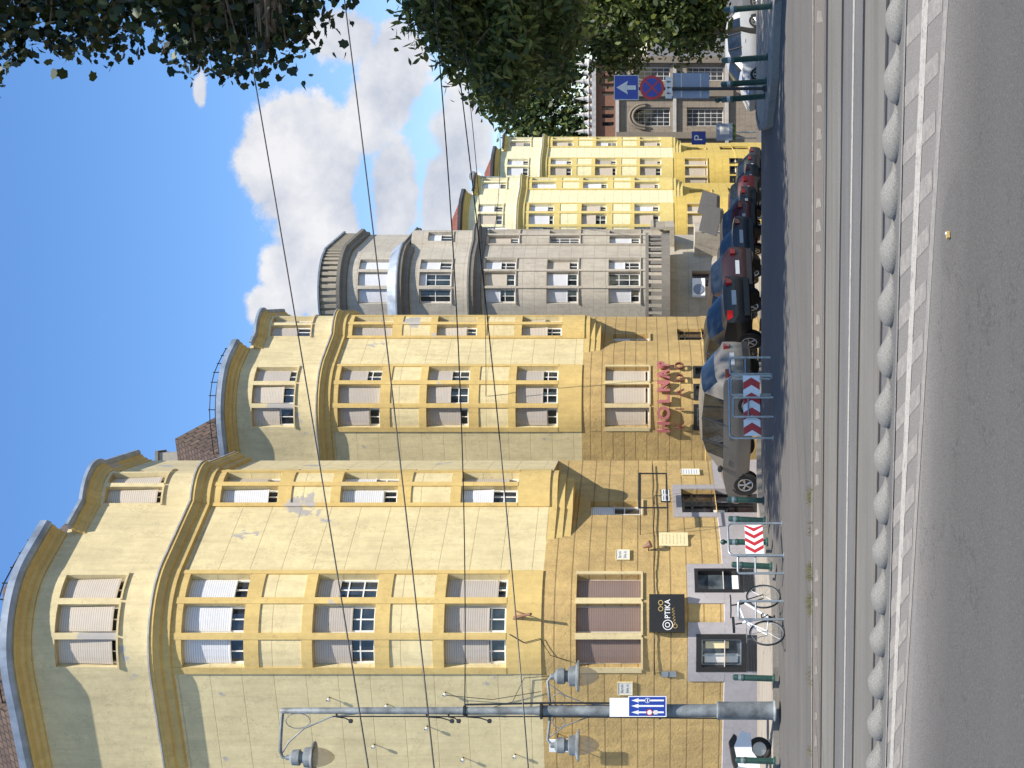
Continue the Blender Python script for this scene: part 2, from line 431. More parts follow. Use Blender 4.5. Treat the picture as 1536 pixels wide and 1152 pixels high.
def wall(mb, path, s0, s1, z0, z1, ops=(), depth=.24, o=0.0):
    S=set(path.cuts(s0,s1)); Z={z0,z1}
    zz=z0
    for a,b,c,d in ops: S|={a,b}; Z|={max(c,z0),min(d,z1)}
    S=sorted(S); Z=sorted(Z)
    for i in range(len(S)-1):
        if S[i+1]-S[i]<1e-5: continue
        for k in range(len(Z)-1):
            if Z[k+1]-Z[k]<1e-5: continue
            sm=(S[i]+S[i+1])/2; zm=(Z[k]+Z[k+1])/2
            if any(a<sm<b and c<zm<d for a,b,c,d in ops): continue
            a,b,c,d=S[i],S[i+1],Z[k],Z[k+1]
            mb.face([path.p(a,o,c),path.p(b,o,c),path.p(b,o,d),path.p(a,o,d)],[(a,c),(b,c),(b,d),(a,d)])
    for a,b,c,d in ops:
        c=max(c,z0); d2=min(d,z1); i_=-depth
        def q(pts): mb.face([path.p(x,y,z) for x,y,z in pts],[(x+y,z) for x,y,z in pts])
        q([(a,o,c),(a,o,d2),(a,i_,d2),(a,i_,c)]); q([(b,o,c),(b,i_,c),(b,i_,d2),(b,o,d2)])
        cs=path.cuts(a,b)
        for j in range(len(cs)-1):
            x,y=cs[j],cs[j+1]
            if d<=z1: q([(x,o,d),(y,o,d),(y,i_,d),(x,i_,d)])
            if c>z0 or True: q([(x,o,c),(x,i_,c),(y,i_,c),(y,o,c)])

def window(parent, path, a, b, c, d, shut=('sh_beige',.8,0.0), mun=(1,1), depth=.24, frame='frame_white', sill=True, sillmat='cream_trim', glass='glass'):
    """one window: the frame bars; its pane, roller shutter and sill are sub-parts"""
    fr=MB(); w=.055; o0,o1=-depth+.01,-depth+.06
    sbox(fr,path,a,a+w,o0,o1,c,d); sbox(fr,path,b-w,b,o0,o1,c,d)
    sbox(fr,path,a+w,b-w,o0,o1,c,c+w); sbox(fr,path,a+w,b-w,o0,o1,d-w,d)
    nx,nz=mun
    for k in range(1,nx+1):
        x=a+(b-a)*k/(nx+1); sbox(fr,path,x-.018,x+.018,o0+.005,o1-.01,c+w,d-w)
    for k in range(1,nz+1):
        z=c+(d-c)*k/(nz+1); sbox(fr,path,a+w,b-w,o0+.003,o1-.013,z-.016,z+.016)
    f=fr.build('window',M[frame],parent)
    g=MB(); wall(g,path,a+.02,b-.02,c+.02,d-.02,(),o=-depth+.022); g.build('pane',M[glass],f)
    if shut and shut[1]>0:
        m,fr_,tilt=shut; z=d-(d-c)*fr_; s=MB(); oo=-depth+.075
        n=6
        for k in range(n):
            za=d-(d-z)*k/n; zb=d-(d-z)*(k+1)/n; oa=oo+tilt*k/n; ob=oo+tilt*(k+1)/n
            cs=path.cuts(a+.03,b-.03)
            for j in range(len(cs)-1):
                x,y=cs[j],cs[j+1]
                s.face([path.p(x,ob,zb),path.p(y,ob,zb),path.p(y,oa,za),path.p(x,oa,za)],[(x,zb),(y,zb),(y,za),(x,za)])
        sbox(s,path,a+.03,b-.03,oo+tilt-.012,oo+tilt+.018,z-.035,z)
        s.build('roller_shutter',M[m],f)
    if sill:
        s=MB(); sbox(s,path,a-.05,b+.05,-depth+.06,.05,c-.05,c-.002); s.build('sill',M[sillmat],f)
    return f

def arc(p0,p1,sag,n=14):
    p0,p1=Vector(p0),Vector(p1); ch=p1-p0; L=ch.length; t=ch/L; nr=Vector((t.y,-t.x))
    r=((L/2)**2+sag**2)/(2*sag); c=(p0+p1)/2+nr*(sag-r); h=math.asin(L/2/r)
    return [c+r*(t*math.sin(-h+2*h*k/n)+nr*math.cos(-h+2*h*k/n)) for k in range(n+1)]
A_=Vector((.513,.859)); NF=Vector((.859,-.513)); B_=Vector((-.919,.394))
RA=Vector((2.37,.70)); bowA=arc((0,0),RA,.45)
def set_plan(gap,chord=1.6,sag=.38,qf=.48):
    """plan of one corner house: side wall, corner bow, front wall, projecting second bow (UP); below it the front wall runs straight (LOW)"""
    global LB,BE,EN,QP,bowB,UP,LOW,sRA,sLB,sBE,sEN,sST,lQ,lEN,WBo,sQ
    LB=RA+A_*gap; BE=LB+A_*chord; EN=BE+Vector((.17,2.75)); QP=RA+A_*gap*qf; bowB=arc(LB,BE,sag)
    UP=Path([B_*14,B_*1.0]+bowA+[QP]+bowB+[EN,EN-NF*9],2); LOW=Path([B_*14,B_*1.0]+bowA+[QP,EN,EN-NF*9],2)
    d=(EN-QP).normalized(); nr=Vector((d.y,-d.x)); LOW.m[-2]=nr; d=(EN-BE).normalized(); UP.m[-2]=Vector((d.y,-d.x))
    sRA=UP.s[16]; sQ=UP.s[17]; sLB=UP.s[18]; sBE=UP.s[32]; sEN=UP.s[-2]; lQ=LOW.s[17]; lEN=LOW.s[18]; sST=sQ+.25
    wb=(sBE-sLB-.42)/3
    WBo=[(sLB+.08+k*(wb+.13), sLB+.08+k*(wb+.13)+wb) for k in range(3)]
set_plan(2.81)
WA=[(.17,.87),(1.03,1.73),(1.89,2.59)]
ROWS=[(6.03,7.54),(9.22,10.73),(12.39,13.9)]
TOPW=(15.47,16.98)

def roof(parent, path, zc, mat, rise=2.6, back=1.5, ov=.42, drop=.45, arise=.75):
    mb=MB(); n=len(path.pts); apex=RA*.5-Vector((RA.y,-RA.x)).normalized()*2.2
    ev=[]; rg=[]; rz_=[]
    for i,(p,m) in enumerate(zip(path.pts,path.m)):
        ev.append(p+m*(ov if i<17 else -.1))
        if i<2: rg.append(p-m*back); rz_.append(rise)
        elif i<=16: rg.append(apex); rz_.append(arise)
        else: rg.append(p-m*back); rz_.append(arise)
    for i in range(n-1):
        a,b=ev[i],ev[i+1]; c,d=rg[i+1],rg[i]; dr=drop if i>=17 else 0
        s0,s1=path.s[i],path.s[i+1]; hl=math.hypot(back+ov,rise)
        pts=[Vector((a.x,a.y,zc-dr)),Vector((b.x,b.y,zc-dr)),Vector((c.x,c.y,zc+rz_[i+1])),Vector((d.x,d.y,zc+rz_[i]))]
        if (c-d).length<1e-4: mb.face(pts[:3],[(s0,0),(s1,0),((s0+s1)/2,hl)])
        else: mb.face(pts,[(s0,0),(s1,0),(s1,hl),(s0,hl)])
    q=ev[17]; r_=rg[17]; mb.face([Vector((q.x,q.y,zc)),Vector((q.x,q.y,zc-drop)),Vector((r_.x,r_.y,zc+arise))],[(0,0),(0,.4),(1,1)])
    mb.face([Vector((rg[k].x,rg[k].y,zc+rz_[k])) for k in [18,17,2,1,0]])
    return mb.build('roof',mat,parent)

def corner_house(name, loc, label, cat, group, pal, seed, base_z, shutters, roofmat, gut, details=True):
    rd=random.Random(seed)
    T=thing(name,label,cat,loc,0,group)
    opsA=[(a,b,c,d) for a,b in WA for c,d in ROWS]; opsB=[(a,b,c,d) for a,b in WBo for c,d in ROWS]
    tops=[(a,b,*TOPW) for a,b in WA]+[(a,b,TOPW[0],TOPW[1]) for a,b in WBo]
    # storeys
    up=MB(); wall(up,UP,UP.s[0],UP.s[-1],5.18,14.3,opsA+opsB); up.build('upper_wall',M[pal['pale']],T)
    tp=MB(); wall(tp,UP,UP.s[0],sST,14.3,17.75,[q for q in tops if q[1]<sLB]); wall(tp,UP,sST,UP.s[-1],14.3,17.565,[q for q in tops if q[1]>sLB]); tp.build('top_storey_wall',M[pal['top']],T)
    first=[(a,b,2.76,4.34) for a,b in WA]; under=[(lQ+1.6,lQ+2.55,2.75,4.13)]
    shop=[(.06,1.0,.19,1.42),(2.02,2.78,.24,1.44)] if details else [(.06,1.0,.45,1.18),(1.15,1.75,.5,1.18),(2.0,2.6,.5,1.18)]; door=[(lQ+1.70,lQ+3.39,-.52,1.66)]; dA,dB=door[0][:2]
    lo=MB(); wall(lo,LOW,LOW.s[0],LOW.s[-1],.72,5.18,first+under+shop+door,depth=.24); lo.build('ground_storey_wall',M[pal['rust']],T)
    pl=MB(); wall(pl,LOW,LOW.s[0],LOW.s[-1],base_z,.72,shop+door,depth=.24,o=.03); sweep(pl,LOW,LOW.s[0],dA-.3,[(.03,.72),(0.0,.74)],False)
    if details:
     for a,b,z in ((-.22,.06,1.62),(1.0,1.28,1.62),(1.74,2.02,1.62),(2.78,2.98,1.62),(dA-.28,dA,1.9),(dB,dB+.3,1.9)): sbox(pl,LOW,a,b,0,.032,.722,z)
    if details:
     for a,b,z,zz in ((.06,1.0,1.42,1.62),(2.02,2.78,1.44,1.62),(dA,dB,1.66,1.9)): sbox(pl,LOW,a,b,0,.032,z,zz)
    pl.build('plinth',M[pal['plinth']],T)
    # yellow trim of the bows: upright ribs, lintel and apron bands
    for nm,ws,e0,e1 in (('bow_trim',WA,0.0,sRA+.04),('bow_trim',WBo,sLB-.04,sBE+.04)):
        tr=MB(); edges=[e0]+[x for w_ in ws for x in w_]+[e1]
        for k in range(0,len(edges),2): sbox(tr,UP,edges[k],edges[k+1],.0,.045,6.03,14.16)
        for a,b in ws:
            for i,(c,d) in enumerate(ROWS):
                sbox(tr,UP,a,b,0,.03,d,d+(.26 if i==2 else .26)); 
                if i: sbox(tr,UP,a,b,0,.03,c-.36,c)
        sbox(tr,UP,e0,e1,.0,.036,5.18,6.03)
        tr.build(nm,M[pal['yellow']],T)
    co=MB(); sweep(co,UP,UP.s[0],sEN,[(0,14.12),(.09,14.16),(.10,14.34),(.17,14.38),(.22,14.5),(.25,14.52),(.25,14.6),(0,14.66)])
    co.build('string_cornice',M[pal['yellow']],T)
    ld=MB(); sweep(ld,UP,UP.s[0],sEN,[(.0,14.70),(.275,14.64),(.275,14.60),(.25,14.601)]); ld.build('cornice_flashing',M['lead'],T)
    EP=[(0,17.52),(.05,17.53),(.06,17.62),(.14,17.66),(.17,17.74),(.29,17.79),(.31,17.84),(0,17.84)]
    ev=MB(); sweep(ev,UP,UP.s[0],sST,EP); sweep(ev,UP,sST,sEN,[(o*.6,z-.45) for o,z in EP]); ev.build('eaves_cornice',M[pal['yellow']],T)
    GP=[(.28,17.845),(.34,17.845),(.40,17.86),(.45,17.95),(.45,18.12),(.41,18.13),(.40,18.0),(.28,17.99)]
    gt=MB(); sweep(gt,UP,UP.s[0],sST,GP); sweep(gt,UP,sST,sEN,[(o-.13,17.39+(z-17.845)*.5) for o,z in GP]);
    gt.face([Vector((p.x,p.y,17.5)) for p in [QP]+bowB+[EN,EN-NF*2,QP-NF*2]]); gt.build('gutter',M[gut],T)
    roof(T,LOW,18.02,M[roofmat],rise=2.7 if details else 2.3,arise=1.35 if details else .8)
    # stepped corbel carrying the second bow
    dl_=(EN-QP).normalized()
    def toward(p,f): q=QP+dl_*((p-QP).dot(dl_)); return q+(p-q)*f
    out_=[QP]+bowB
    for k,(z0,z1,f) in enumerate(((4.98,5.20,1.0),(4.78,4.98,.86),(4.57,4.78,.72))):
        cb=MB(); ar=[toward(p,f) for p in out_]+[toward(BE+dl_*.5,.03)]
        ar=[p+dl_*(.10*k if i==0 else -.07*k if i>=len(out_)-1 else 0) for i,p in enumerate(ar)]
        cb.prism([Vector((p.x,p.y,z0)) for p in ar],(0,0,z1-z0-.002*(k+1)))
        cb.build('corbel',M[pal['yellow']],T)
    fl=MB(); fl.face([Vector((p.x,p.y,5.19)) for p in reversed(out_+[EN])])
    fl.build('bow_underside',M[pal['yellow']],T)
    # windows
    def pick(row): 
        m=rd.choice(shutters); f=rd.choice((.55,.62,.72,.72,.8,.95)); return (m,f,rd.choice((0,0,.0,.06)))
    for j,(c,d) in enumerate(ROWS):
        for a,b in WA+WBo:
            sh=pick(j)
            if details and j==2 and a<3: sh=('sh_white',.74,0)
            if details and j==1 and a<3: sh=('sh_beige',(.60,.60,.35)[WA.index((a,b))],0)
            if details and j==0 and a<3: sh=('sh_beige',(.7,.7,.82)[WA.index((a,b))],0)
            window(T,UP,a,b,c,d,sh,(1,3),sill=False)
    for a,b,c,d in tops:
        sh=pick(3)
        if details: sh=('sh_tan',.88,.07)
        window(T,UP,a,b,c,d,sh,(1,2))
    for a,b in WA:
        window(T,LOW,a,b,2.76,4.34,(pal['first'],1.0 if details else .9,0),(0,0),depth=.24)
    mu=MB()
    for a,b in ((.02,.165),(.875,1.025),(1.735,1.885),(2.595,2.69)): sbox(mu,LOW,a,b,-.05,.03,2.74,4.36)
    mu.build('window_mullion',M['cream_trim'],T)
    window(T,LOW,*under[0],('sh_white',.45,0),(1,2),depth=.24)
    for a,b,c,d in shop:
        fr=MB(); w=.13 if a<1 else .09
        for q in ((a,a+w,c,d),(b-w,b,c,d),(a+w,b-w,c,c+w),(a+w,b-w,d-w,d)): sbox(fr,LOW,q[0],q[1],-.22,.045,q[2],q[3])
        f=fr.build('shop_window',M['frame_black'],T)
        g=MB(); wall(g,LOW,a+w,b-w,c+w,d-w,(),o=-.10); g.build('pane',M['shopglass'],f)
        if a<1:
            inn=MB(); x0,x1,z0,z1=a+w,b-w,c+w,d-w
            for q in ((x0,x0+.03,z0,z1),(x1-.03,x1,z0,z1),(x0+.03,x1-.03,z0,z0+.03),(x0+.03,x1-.03,z1-.03,z1),((x0+x1)/2-.1,(x0+x1)/2-.06,z0+.03,z1-.03)): sbox(inn,LOW,q[0],q[1],-.098,-.07,q[2],q[3])
            inn.build('inner_frame',M['steel'],f)
            po=MB(); sbox(po,LOW,x0+.06,x0+.30,-.099,-.09,z0+.08,z1-.08); po.build('poster',M['plate'],f)
            po=MB(); sbox(po,LOW,x0+.44,x1-.06,-.099,-.09,z0+.3,z1-.1); po.build('poster',M['cream'],f)
        else:
            po=MB(); sbox(po,LOW,a+w+.02,b-w-.02,-.099,-.09,c+w+.02,c+w+.18); po.build('poster',M['white'],f)
        gr=MB()
        for k in range(7): sbox(gr,LOW,a+.02,b-.02,.0,.05+.01*(k%2),c-.26+k*.037,c-.26+k*.037+.024)
        gr.build('louvre',M['blacktrim'],f)
    a,b,c,d=door[0]
    fr=MB()
    for q in ((a,a+.07,c,d),(b-.07,b,c,d),(a+.07,b-.07,d-.09,d),(a+.07,b-.07,c,c+.22),((a+b)/2-.05,(a+b)/2+.05,c+.22,d-.09),(a+.07,b-.07,c+1.86,c+1.92)): sbox(fr,LOW,q[0],q[1],-.2,-.13,q[2],q[3])
    f=fr.build('shop_door',M['frame_black'],T)
    g=MB(); wall(g,LOW,a+.02,b-.02,c+.02,d-.02,(),o=-.17); g.build('pane',M['door_glass'],f)
    st=MB(); sbox(st,LOW,a+.2,a+.6,-.168,-.16,c+1.02,c+1.32); st.build('door_notice',M['plate'],f)
    hd=MB(); hd.tube([LOW.p((a+b)/2+.12,-.08,c+.85),LOW.p((a+b)/2+.12,-.08,c+1.25)],.014); hd.build('handle',M['steel'],f)
    return T

pal1=dict(pale='pale',top='top',yellow='yellow',rust='rust',plinth='plinth',first='sh_brown')
pal2=dict(pale='pale',top='top',yellow='yellow',rust='rust',plinth='rust',first='sh_tan')
pal4=dict(pale='pale2',top='pale2',yellow='yellow2',rust='rust2',plinth='rust2',first='sh_tan')
L1=Vector((-7.04,36.0)); STEP=Vector((5.34,17.0))
GRP='bow fronted corner houses stepping down the street'
B1=corner_house('apartment_building',(L1.x,L1.y,0),'tall yellow corner house with curved bow and black optician sign, nearest the lamp post','building',GRP,pal1,3,-1.2,('sh_beige','sh_beige','sh_white'),'tile_brown','gutter')
set_plan(2.05)
p=L1+STEP
B2=corner_house('apartment_building',(p.x,p.y,-.27),'yellow bow fronted house with red publisher lettering, behind the silver hatchback','building',GRP,pal2,8,-2.6,('sh_beige','sh_beige','sh_tan'),'tile_brown','gutter',False)
B4=corner_house('apartment_building',(8.59,89,-4.3),'pale lemon bow fronted house with orange wood blinds and satellite dish, beside the grey house','building',GRP,pal4,21,-3.2,('sh_white','sh_white','sh_tan'),'tile_red','gutter_dark',False)
B5=corner_house('apartment_building',(13.78,105,-4.6),'farthest pale lemon bow fronted house, beside the gothic building','building',GRP,pal4,33,-3.6,('sh_white','sh_beige','sh_tan'),'tile_red','gutter_dark',False)

# ---- the grey house between them
def grey_house(loc):
    T=thing('apartment_building','unpainted grey rendered bow fronted house with ribbed parapet and white shutters','building',loc,0,GRP)
    rows=[(2.86,4.35),(5.8,7.27),(8.76,10.22)]; r4=(11.8,13.3); r5=(14.76,16.2)
    WB=[(sLB+.08,sLB+.48),(sLB+.62,sLB+1.05),(sLB+1.2,sLB+1.55)]
    ops=[(a,b,c,d) for a,b in WA+WB for c,d in rows]
    w=MB(); wall(w,UP,UP.s[0],UP.s[-1],1.2,10.5,ops); wall(w,LOW,LOW.s[0],LOW.s[-1],-4.5,1.2,[(1.0,1.8,-2.0,.4),(3.2,4.0,-2.5,.2)],depth=.3); w.build('lower_wall',M['grey'],T)
    w=MB(); wall(w,UP,UP.s[0],UP.s[-1],10.5,14.0,[(a,b,*r4) for a,b in WA]+[(sLB+.2,sLB+.8,12.0,13.2)]); w.build('upper_wall',M['grey'],T)
    w=MB(); wall(w,LOW,LOW.s[0],LOW.s[-1],14.0,17.0,[(a,b,*r5) for a,b in WA]); w.build('attic_wall',M['grey'],T)
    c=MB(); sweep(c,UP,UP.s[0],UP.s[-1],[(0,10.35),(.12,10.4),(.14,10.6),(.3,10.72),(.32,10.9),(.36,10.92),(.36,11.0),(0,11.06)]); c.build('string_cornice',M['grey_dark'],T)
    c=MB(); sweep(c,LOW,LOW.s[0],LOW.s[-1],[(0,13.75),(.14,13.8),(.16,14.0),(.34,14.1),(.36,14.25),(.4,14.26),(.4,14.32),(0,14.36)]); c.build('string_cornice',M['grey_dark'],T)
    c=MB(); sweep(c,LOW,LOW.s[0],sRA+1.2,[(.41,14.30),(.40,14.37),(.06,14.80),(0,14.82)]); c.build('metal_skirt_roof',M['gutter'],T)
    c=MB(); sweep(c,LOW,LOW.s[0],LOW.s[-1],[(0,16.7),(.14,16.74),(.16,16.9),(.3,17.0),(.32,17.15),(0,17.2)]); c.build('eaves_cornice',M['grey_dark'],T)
    c=MB(); sbox(c,LOW,LOW.s[0],LOW.s[-2],-.25,-.02,17.0,18.0)
    c.build('parapet',M['grey'],T)
    c=MB(); q=-3.0
    while q<LOW.s[-2]-.2:
        sbox(c,LOW,q,q+.16,-.02,.12,17.2,17.95); q+=.30
    c.build('parapet_ribs',M['rib'],T)
    c=MB(); sweep(c,LOW,LOW.s[0],LOW.s[-1],[(-.3,17.98),(.18,17.98),(.2,18.06),(-.3,18.1)]); c.build('parapet_coping',M['gutter'],T)
    ribs=MB()
    for s in (.95,1.81,sRA+.02,sLB-.02,sLB+.55,sLB+1.12): sbox(ribs,UP,s-.05,s+.05,0,.05,1.7,10.3)
    ribs.build('pilaster',M['grey'],T)
    rd=random.Random(4)
    for a,b,c,d in ops: window(T,UP,a,b,c,d,(rd.choice(('sh_white','sh_white','sh_tan')),rd.choice((.0,.5,.7,.65)),0),(1,2),sillmat='grey')
    for i,(a,b) in enumerate(WA): window(T,UP,a,b,*r4,(('sh_white',.0,0),('sh_white',.2,0),('sh_white',.6,0))[i],(1,1),sillmat='grey')
    window(T,UP,sLB+.2,sLB+.8,12.0,13.2,('sh_white',.5,0),(1,1),sillmat='grey')
    for a,b in WA: window(T,LOW,a,b,*r5,('sh_white',.95,0),(0,0),sillmat='grey')
    window(T,LOW,3.2,4.0,-2.5,.2,None,(1,3),depth=.3,frame='frame_brown',sill=False)
    window(T,LOW,1.0,1.8,-2.0,.4,None,(1,2),depth=.3,frame='frame_brown',sill=False)
    # balcony round the bow with slotted parapet, second one further on
    for s0,s1,z0 in ((-.6,3.0,1.45),(sLB-.3,sQ+2.2,1.2)):
        b=MB(); PT=LOW; sbox(b,PT,s0,s1,.0,1.15,z0,z0+.22); sbox(b,PT,s0,s1,1.0,1.15,z0+.22,z0+.4); sbox(b,PT,s0,s1,.98,1.18,z0+1.0,z0+1.15)
        q=s0
        while q<s1: sbox(b,PT,q,min(q+.12,s1),1.02,1.13,z0+.4,z0+1.0); q+=.24
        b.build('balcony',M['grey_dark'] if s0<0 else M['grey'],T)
    pr=MB(); sbox(pr,LOW,2.9,4.3,0,1.3,-.1,.25); sbox(pr,LOW,2.9,3.1,0,1.2,-4.5,-.1); sbox(pr,LOW,4.1,4.3,0,1.2,-4.5,-.1); sbox(pr,LOW,4.6,5.8,0,.9,-.7,-.3)
    pr.build('porch',M['grey'],T)
    rf=MB(); rf.face([Vector((q.x,q.y,17.9)) for q in [p+m*-.1 for p,m in zip(LOW.pts,LOW.m)]]); rf.build('roof',M['lead'],T)
    return T
p=L1+STEP*2
set_plan(1.5,1.4,.36)
B3=grey_house((p.x,p.y,0))
set_plan(2.81)

# ------------------------------------------------------------------ ground, pavements, tracks, markings
def struct(mb,name,mat,**k):
    o=mb.build(name,mat,None,**k); o['kind']='structure'; return o
gm=MB(); ys=[-300,-20,10,20,30,32,33,34,35,36,50,80,118,119,300,4000]; xs=[-3000,-60,-20,0,20,60,3000]
for i in range(len(ys)-1):
    for j in range(len(xs)-1):
        gm.face([(xs[j],ys[i],zt(ys[i])),(xs[j+1],ys[i],zt(ys[i])),(xs[j+1],ys[i+1],zt(ys[i+1])),(xs[j],ys[i+1],zt(ys[i+1]))])
struct(gm,'road',M['asphalt'])

def gl(vl,vr):                 # a road line surveyed at the left and right frame edges, as a straight line through the street
    a=G(0,vl); b=G(1152,vr); return a,b
def strip(vl0,vr0,vl1,vr1,z,ext=9.0):
    a0,b0=gl(vl0,vr0); a1,b1=gl(vl1,vr1)
    def e(a,b): d=(b-a).normalized(); return a-d*ext, b+d*ext
    a0,b0=e(a0,b0); a1,b1=e(a1,b1)
    mb=MB(); n=24
    for k in range(n):
        f,g=k/n,(k+1)/n
        q=[a1.lerp(b1,f),a1.lerp(b1,g),a0.lerp(b0,g),a0.lerp(b0,f)]
        mb.face([(p.x,p.y,z) for p in q],[(f,1),(g,1),(g,0),(f,0)])
    return mb
struct(strip(1229,1238,1231,1241,.004),'track_edge',M['asphalt_track'])
struct(strip(1219.5,1222,1229,1238,.006),'edging_strip',M['edging'])
struct(strip(1232,1242,1250.5,1264,.004),'track_slab',M['concrete'])
struct(strip(1252,1266,1278,1296,.004),'track_bed',M['asphalt_track'])
struct(strip(1280,1298,1306,1330,.004),'track_slab',M['concrete'])
struct(strip(1309,1335,1330,1361,.005),'divider_strip',M['asphalt_track'])
struct(strip(1329.2,1359.6,1330.8,1362,.014),'divider_edge',M['block'])
struct(strip(1330,1361,1372,1426,.003),'hatched_lane',M['asphalt_mid'])
dl=strip(1364,1416,1780,1980,.005); struct(dl,'dark_lane',M['asphalt_dark'])
struct(strip(1217.5,1219.3,1219,1221.5,.010),'lane_line',M['lineyellow'])
struct(strip(1265.2,1280.6,1267,1283.2,.008),'lane_line',M['linewhite'])
struct(strip(1335.5,1385,1340.5,1394,.008),'lane_line',M['linewhite'])
struct(strip(1351,1417,1354,1424,.008),'lane_line',M['lineworn'])
# broken light chips along the edging
ch=MB(); rd=random.Random(2)
for k in range(34):
    u=k*35+rd.uniform(-4,4); f=u/1152; v0=1221+f*4; 
    w=rd.uniform(9,20)
    if rd.random()<.25: continue
    a,b,c,d=G(u,v0+1),G(u+w,v0+2),G(u+w*.95,v0+4.5+f*4),G(u+2,v0+5.5+f*5)
    ch.face([(p.x,p.y,.009) for p in (d,c,b,a)])
struct(ch,'edging_marks',M['lineyellow'])
# slanted hatch bars
hb=MB()
tips=[1268,1180,1087,996,909,823,742,662,585,510,437,365,299,230,167,103,41,-19,-77]
for i,u in enumerate(tips):
    f=u/1152; v0=1331+f*31; v1=1352+f*66
    w=26+f*6; sl=34+f*22
    a,b,c,d=G(u-6,v0),G(u-6+w,v0),G(u-6+sl+w*1.05,v1),G(u-6+sl,v1)
    hb.face([(p.x,p.y,.0065) for p in (d,c,b,a)])
struct(hb,'hatch_bars',M['lineworn'])
# rails: running head beside a dark groove
for vl,vr,w in ((1231.5,1241.5,1.0),(1251.2,1265,1.1),(1279,1297,1.3),(1307.5,1332.5,2.2)):
    g=strip(vl-.0,vr-.0,vl+w,vr+w*1.3,.0065)
    T=g.build('tram_rail',M['groove']); 
    tag(T,{1231.5:'grooved tram rail farthest from the camera, beside the pinkish edging',1251.2:'grooved tram rail on the near edge of the far concrete slab',1279:'grooved tram rail on the far edge of the near concrete slab',1307.5:'grooved tram rail nearest the row of concrete blocks'}[vl],'rail','tram rails across the junction')
    h=strip(vl-.9,vr-1.1,vl,vr,.011); h.build('rail_head',M['railsteel'],T)

# divider blocks
def block_mesh(L,W,H):
    mb=MB(); nx,ny=30,16
    def pt(i,j):
        t=i/nx; w=math.sin(math.pi*min(1,max(0,t**.8)))**.75
        yy=math.sin(math.pi*(-.5+j/ny)); 
        if t<.42: hx=math.sqrt(max(0,1-(1-t/.42)**2))
        else: hx=.5+.5*math.cos(math.pi*((t-.42)/.58)**.95)
        hz=H*hx*math.sqrt(max(0,1-yy*yy))
        return ((t-.5)*L, yy*W/2*(.05+.95*w), hz+.012)
    for i in range(nx):
        for j in range(ny):
            mb.face([pt(i,j),pt(i+1,j),pt(i+1,j+1),pt(i,j+1)])
    for i in range(nx):
        for j in (0,ny):
            a,b=pt(i,j),pt(i+1,j); q=[a,b,(b[0],b[1],0),(a[0],a[1],0)]
            mb.face(q if j else q[::-1])
    return mb
proto=None
nb=0
for i in range(len(tips)-1):
    u0,u1=tips[i+1],tips[i]
    f=(u0+u1)/2/1152; v=1328.5+f*31
    a=G(u0,v-9+.0); b=G(u1,v-9)
    L=(b-a).length
    if proto is None:
        o=block_mesh(1.0,.40,.138).build('divider_block',M['block'],None,smooth=50); proto=o
    else:
        o=proto.copy(); COL.objects.link(o)
    c=(a+b)/2; d=b-a
    o.location=(c.x,c.y,.005); o.rotation_euler=(0,0,math.atan2(d.y,d.x)+random.uniform(-.01,.01)); o.scale=(L*1.02,1,random.uniform(.94,1.04))
    tag(o,'low rounded concrete divider block in the row between tram track and hatched lane','divider block','concrete divider blocks')

# left pavement with kerb
K=[Vector(p) for p in ((-30,29.3),(-12,29.5),(-7,29.55),(-5.2,29.7),(-4.3,30.1),(-3.75,30.9),(-3.3,32.2),(-2.6,34.2),(-1.75,36.2),(-.9,38.0),(.3,40.3),(1.2,44),(2.4,50),(6.5,66),(12.5,90),(17,110))]
Wl=[Vector(p) for p in ((-34,48),(-20,42),(-12,38.6),(-9,37.2),(-7.2,36.3),(-6.3,36.4),(-5.6,36.4),(-4.7,37.2),(-3.95,38.2),(-3.3,40.3),(-2.4,43.2),(-3.5,47),(-2.0,54.2),(3,71.5),(8.6,90.5),(14,106))]
def koff(pts,w,sgn):
    r=[]
    for i in range(len(pts)):
        t=(pts[min(i+1,len(pts)-1)]-pts[max(i-1,0)]).normalized(); r.append(pts[i]+Vector((t.y,-t.x))*w*sgn)
    return r
def dens(pts,n=6):
    r=[]
    for i in range(len(pts)-1):
        for k in range(n): r.append(pts[i].lerp(pts[i+1],k/n))
    return r+[pts[-1]]
Kd,Wd=dens(K),dens(Wl); Ko=koff(Kd,.14,1)
pv=MB(); kb=MB()
for i in range(len(Kd)-1):
    for k in range(6):
        q=[Kd[i].lerp(Wd[i],k/6),Kd[i+1].lerp(Wd[i+1],k/6),Kd[i+1].lerp(Wd[i+1],(k+1)/6),Kd[i].lerp(Wd[i],(k+1)/6)]
        pv.face([(p.x,p.y,zt(p.y)+.10) for p in q])
    a,b=Kd[i],Kd[i+1]; a2,b2=Ko[i],Ko[i+1]; za,zb=zt(a.y)+.115,zt(b.y)+.115
    kb.face([(a2.x,a2.y,za),(b2.x,b2.y,zb),(b.x,b.y,zb),(a.x,a.y,za)])
    kb.face([(a2.x,a2.y,za-.3),(b2.x,b2.y,zb-.3),(b2.x,b2.y,zb),(a2.x,a2.y,za)])
struct(pv,'pavement',M['pave']); struct(kb,'kerb',M['kerbstone'])
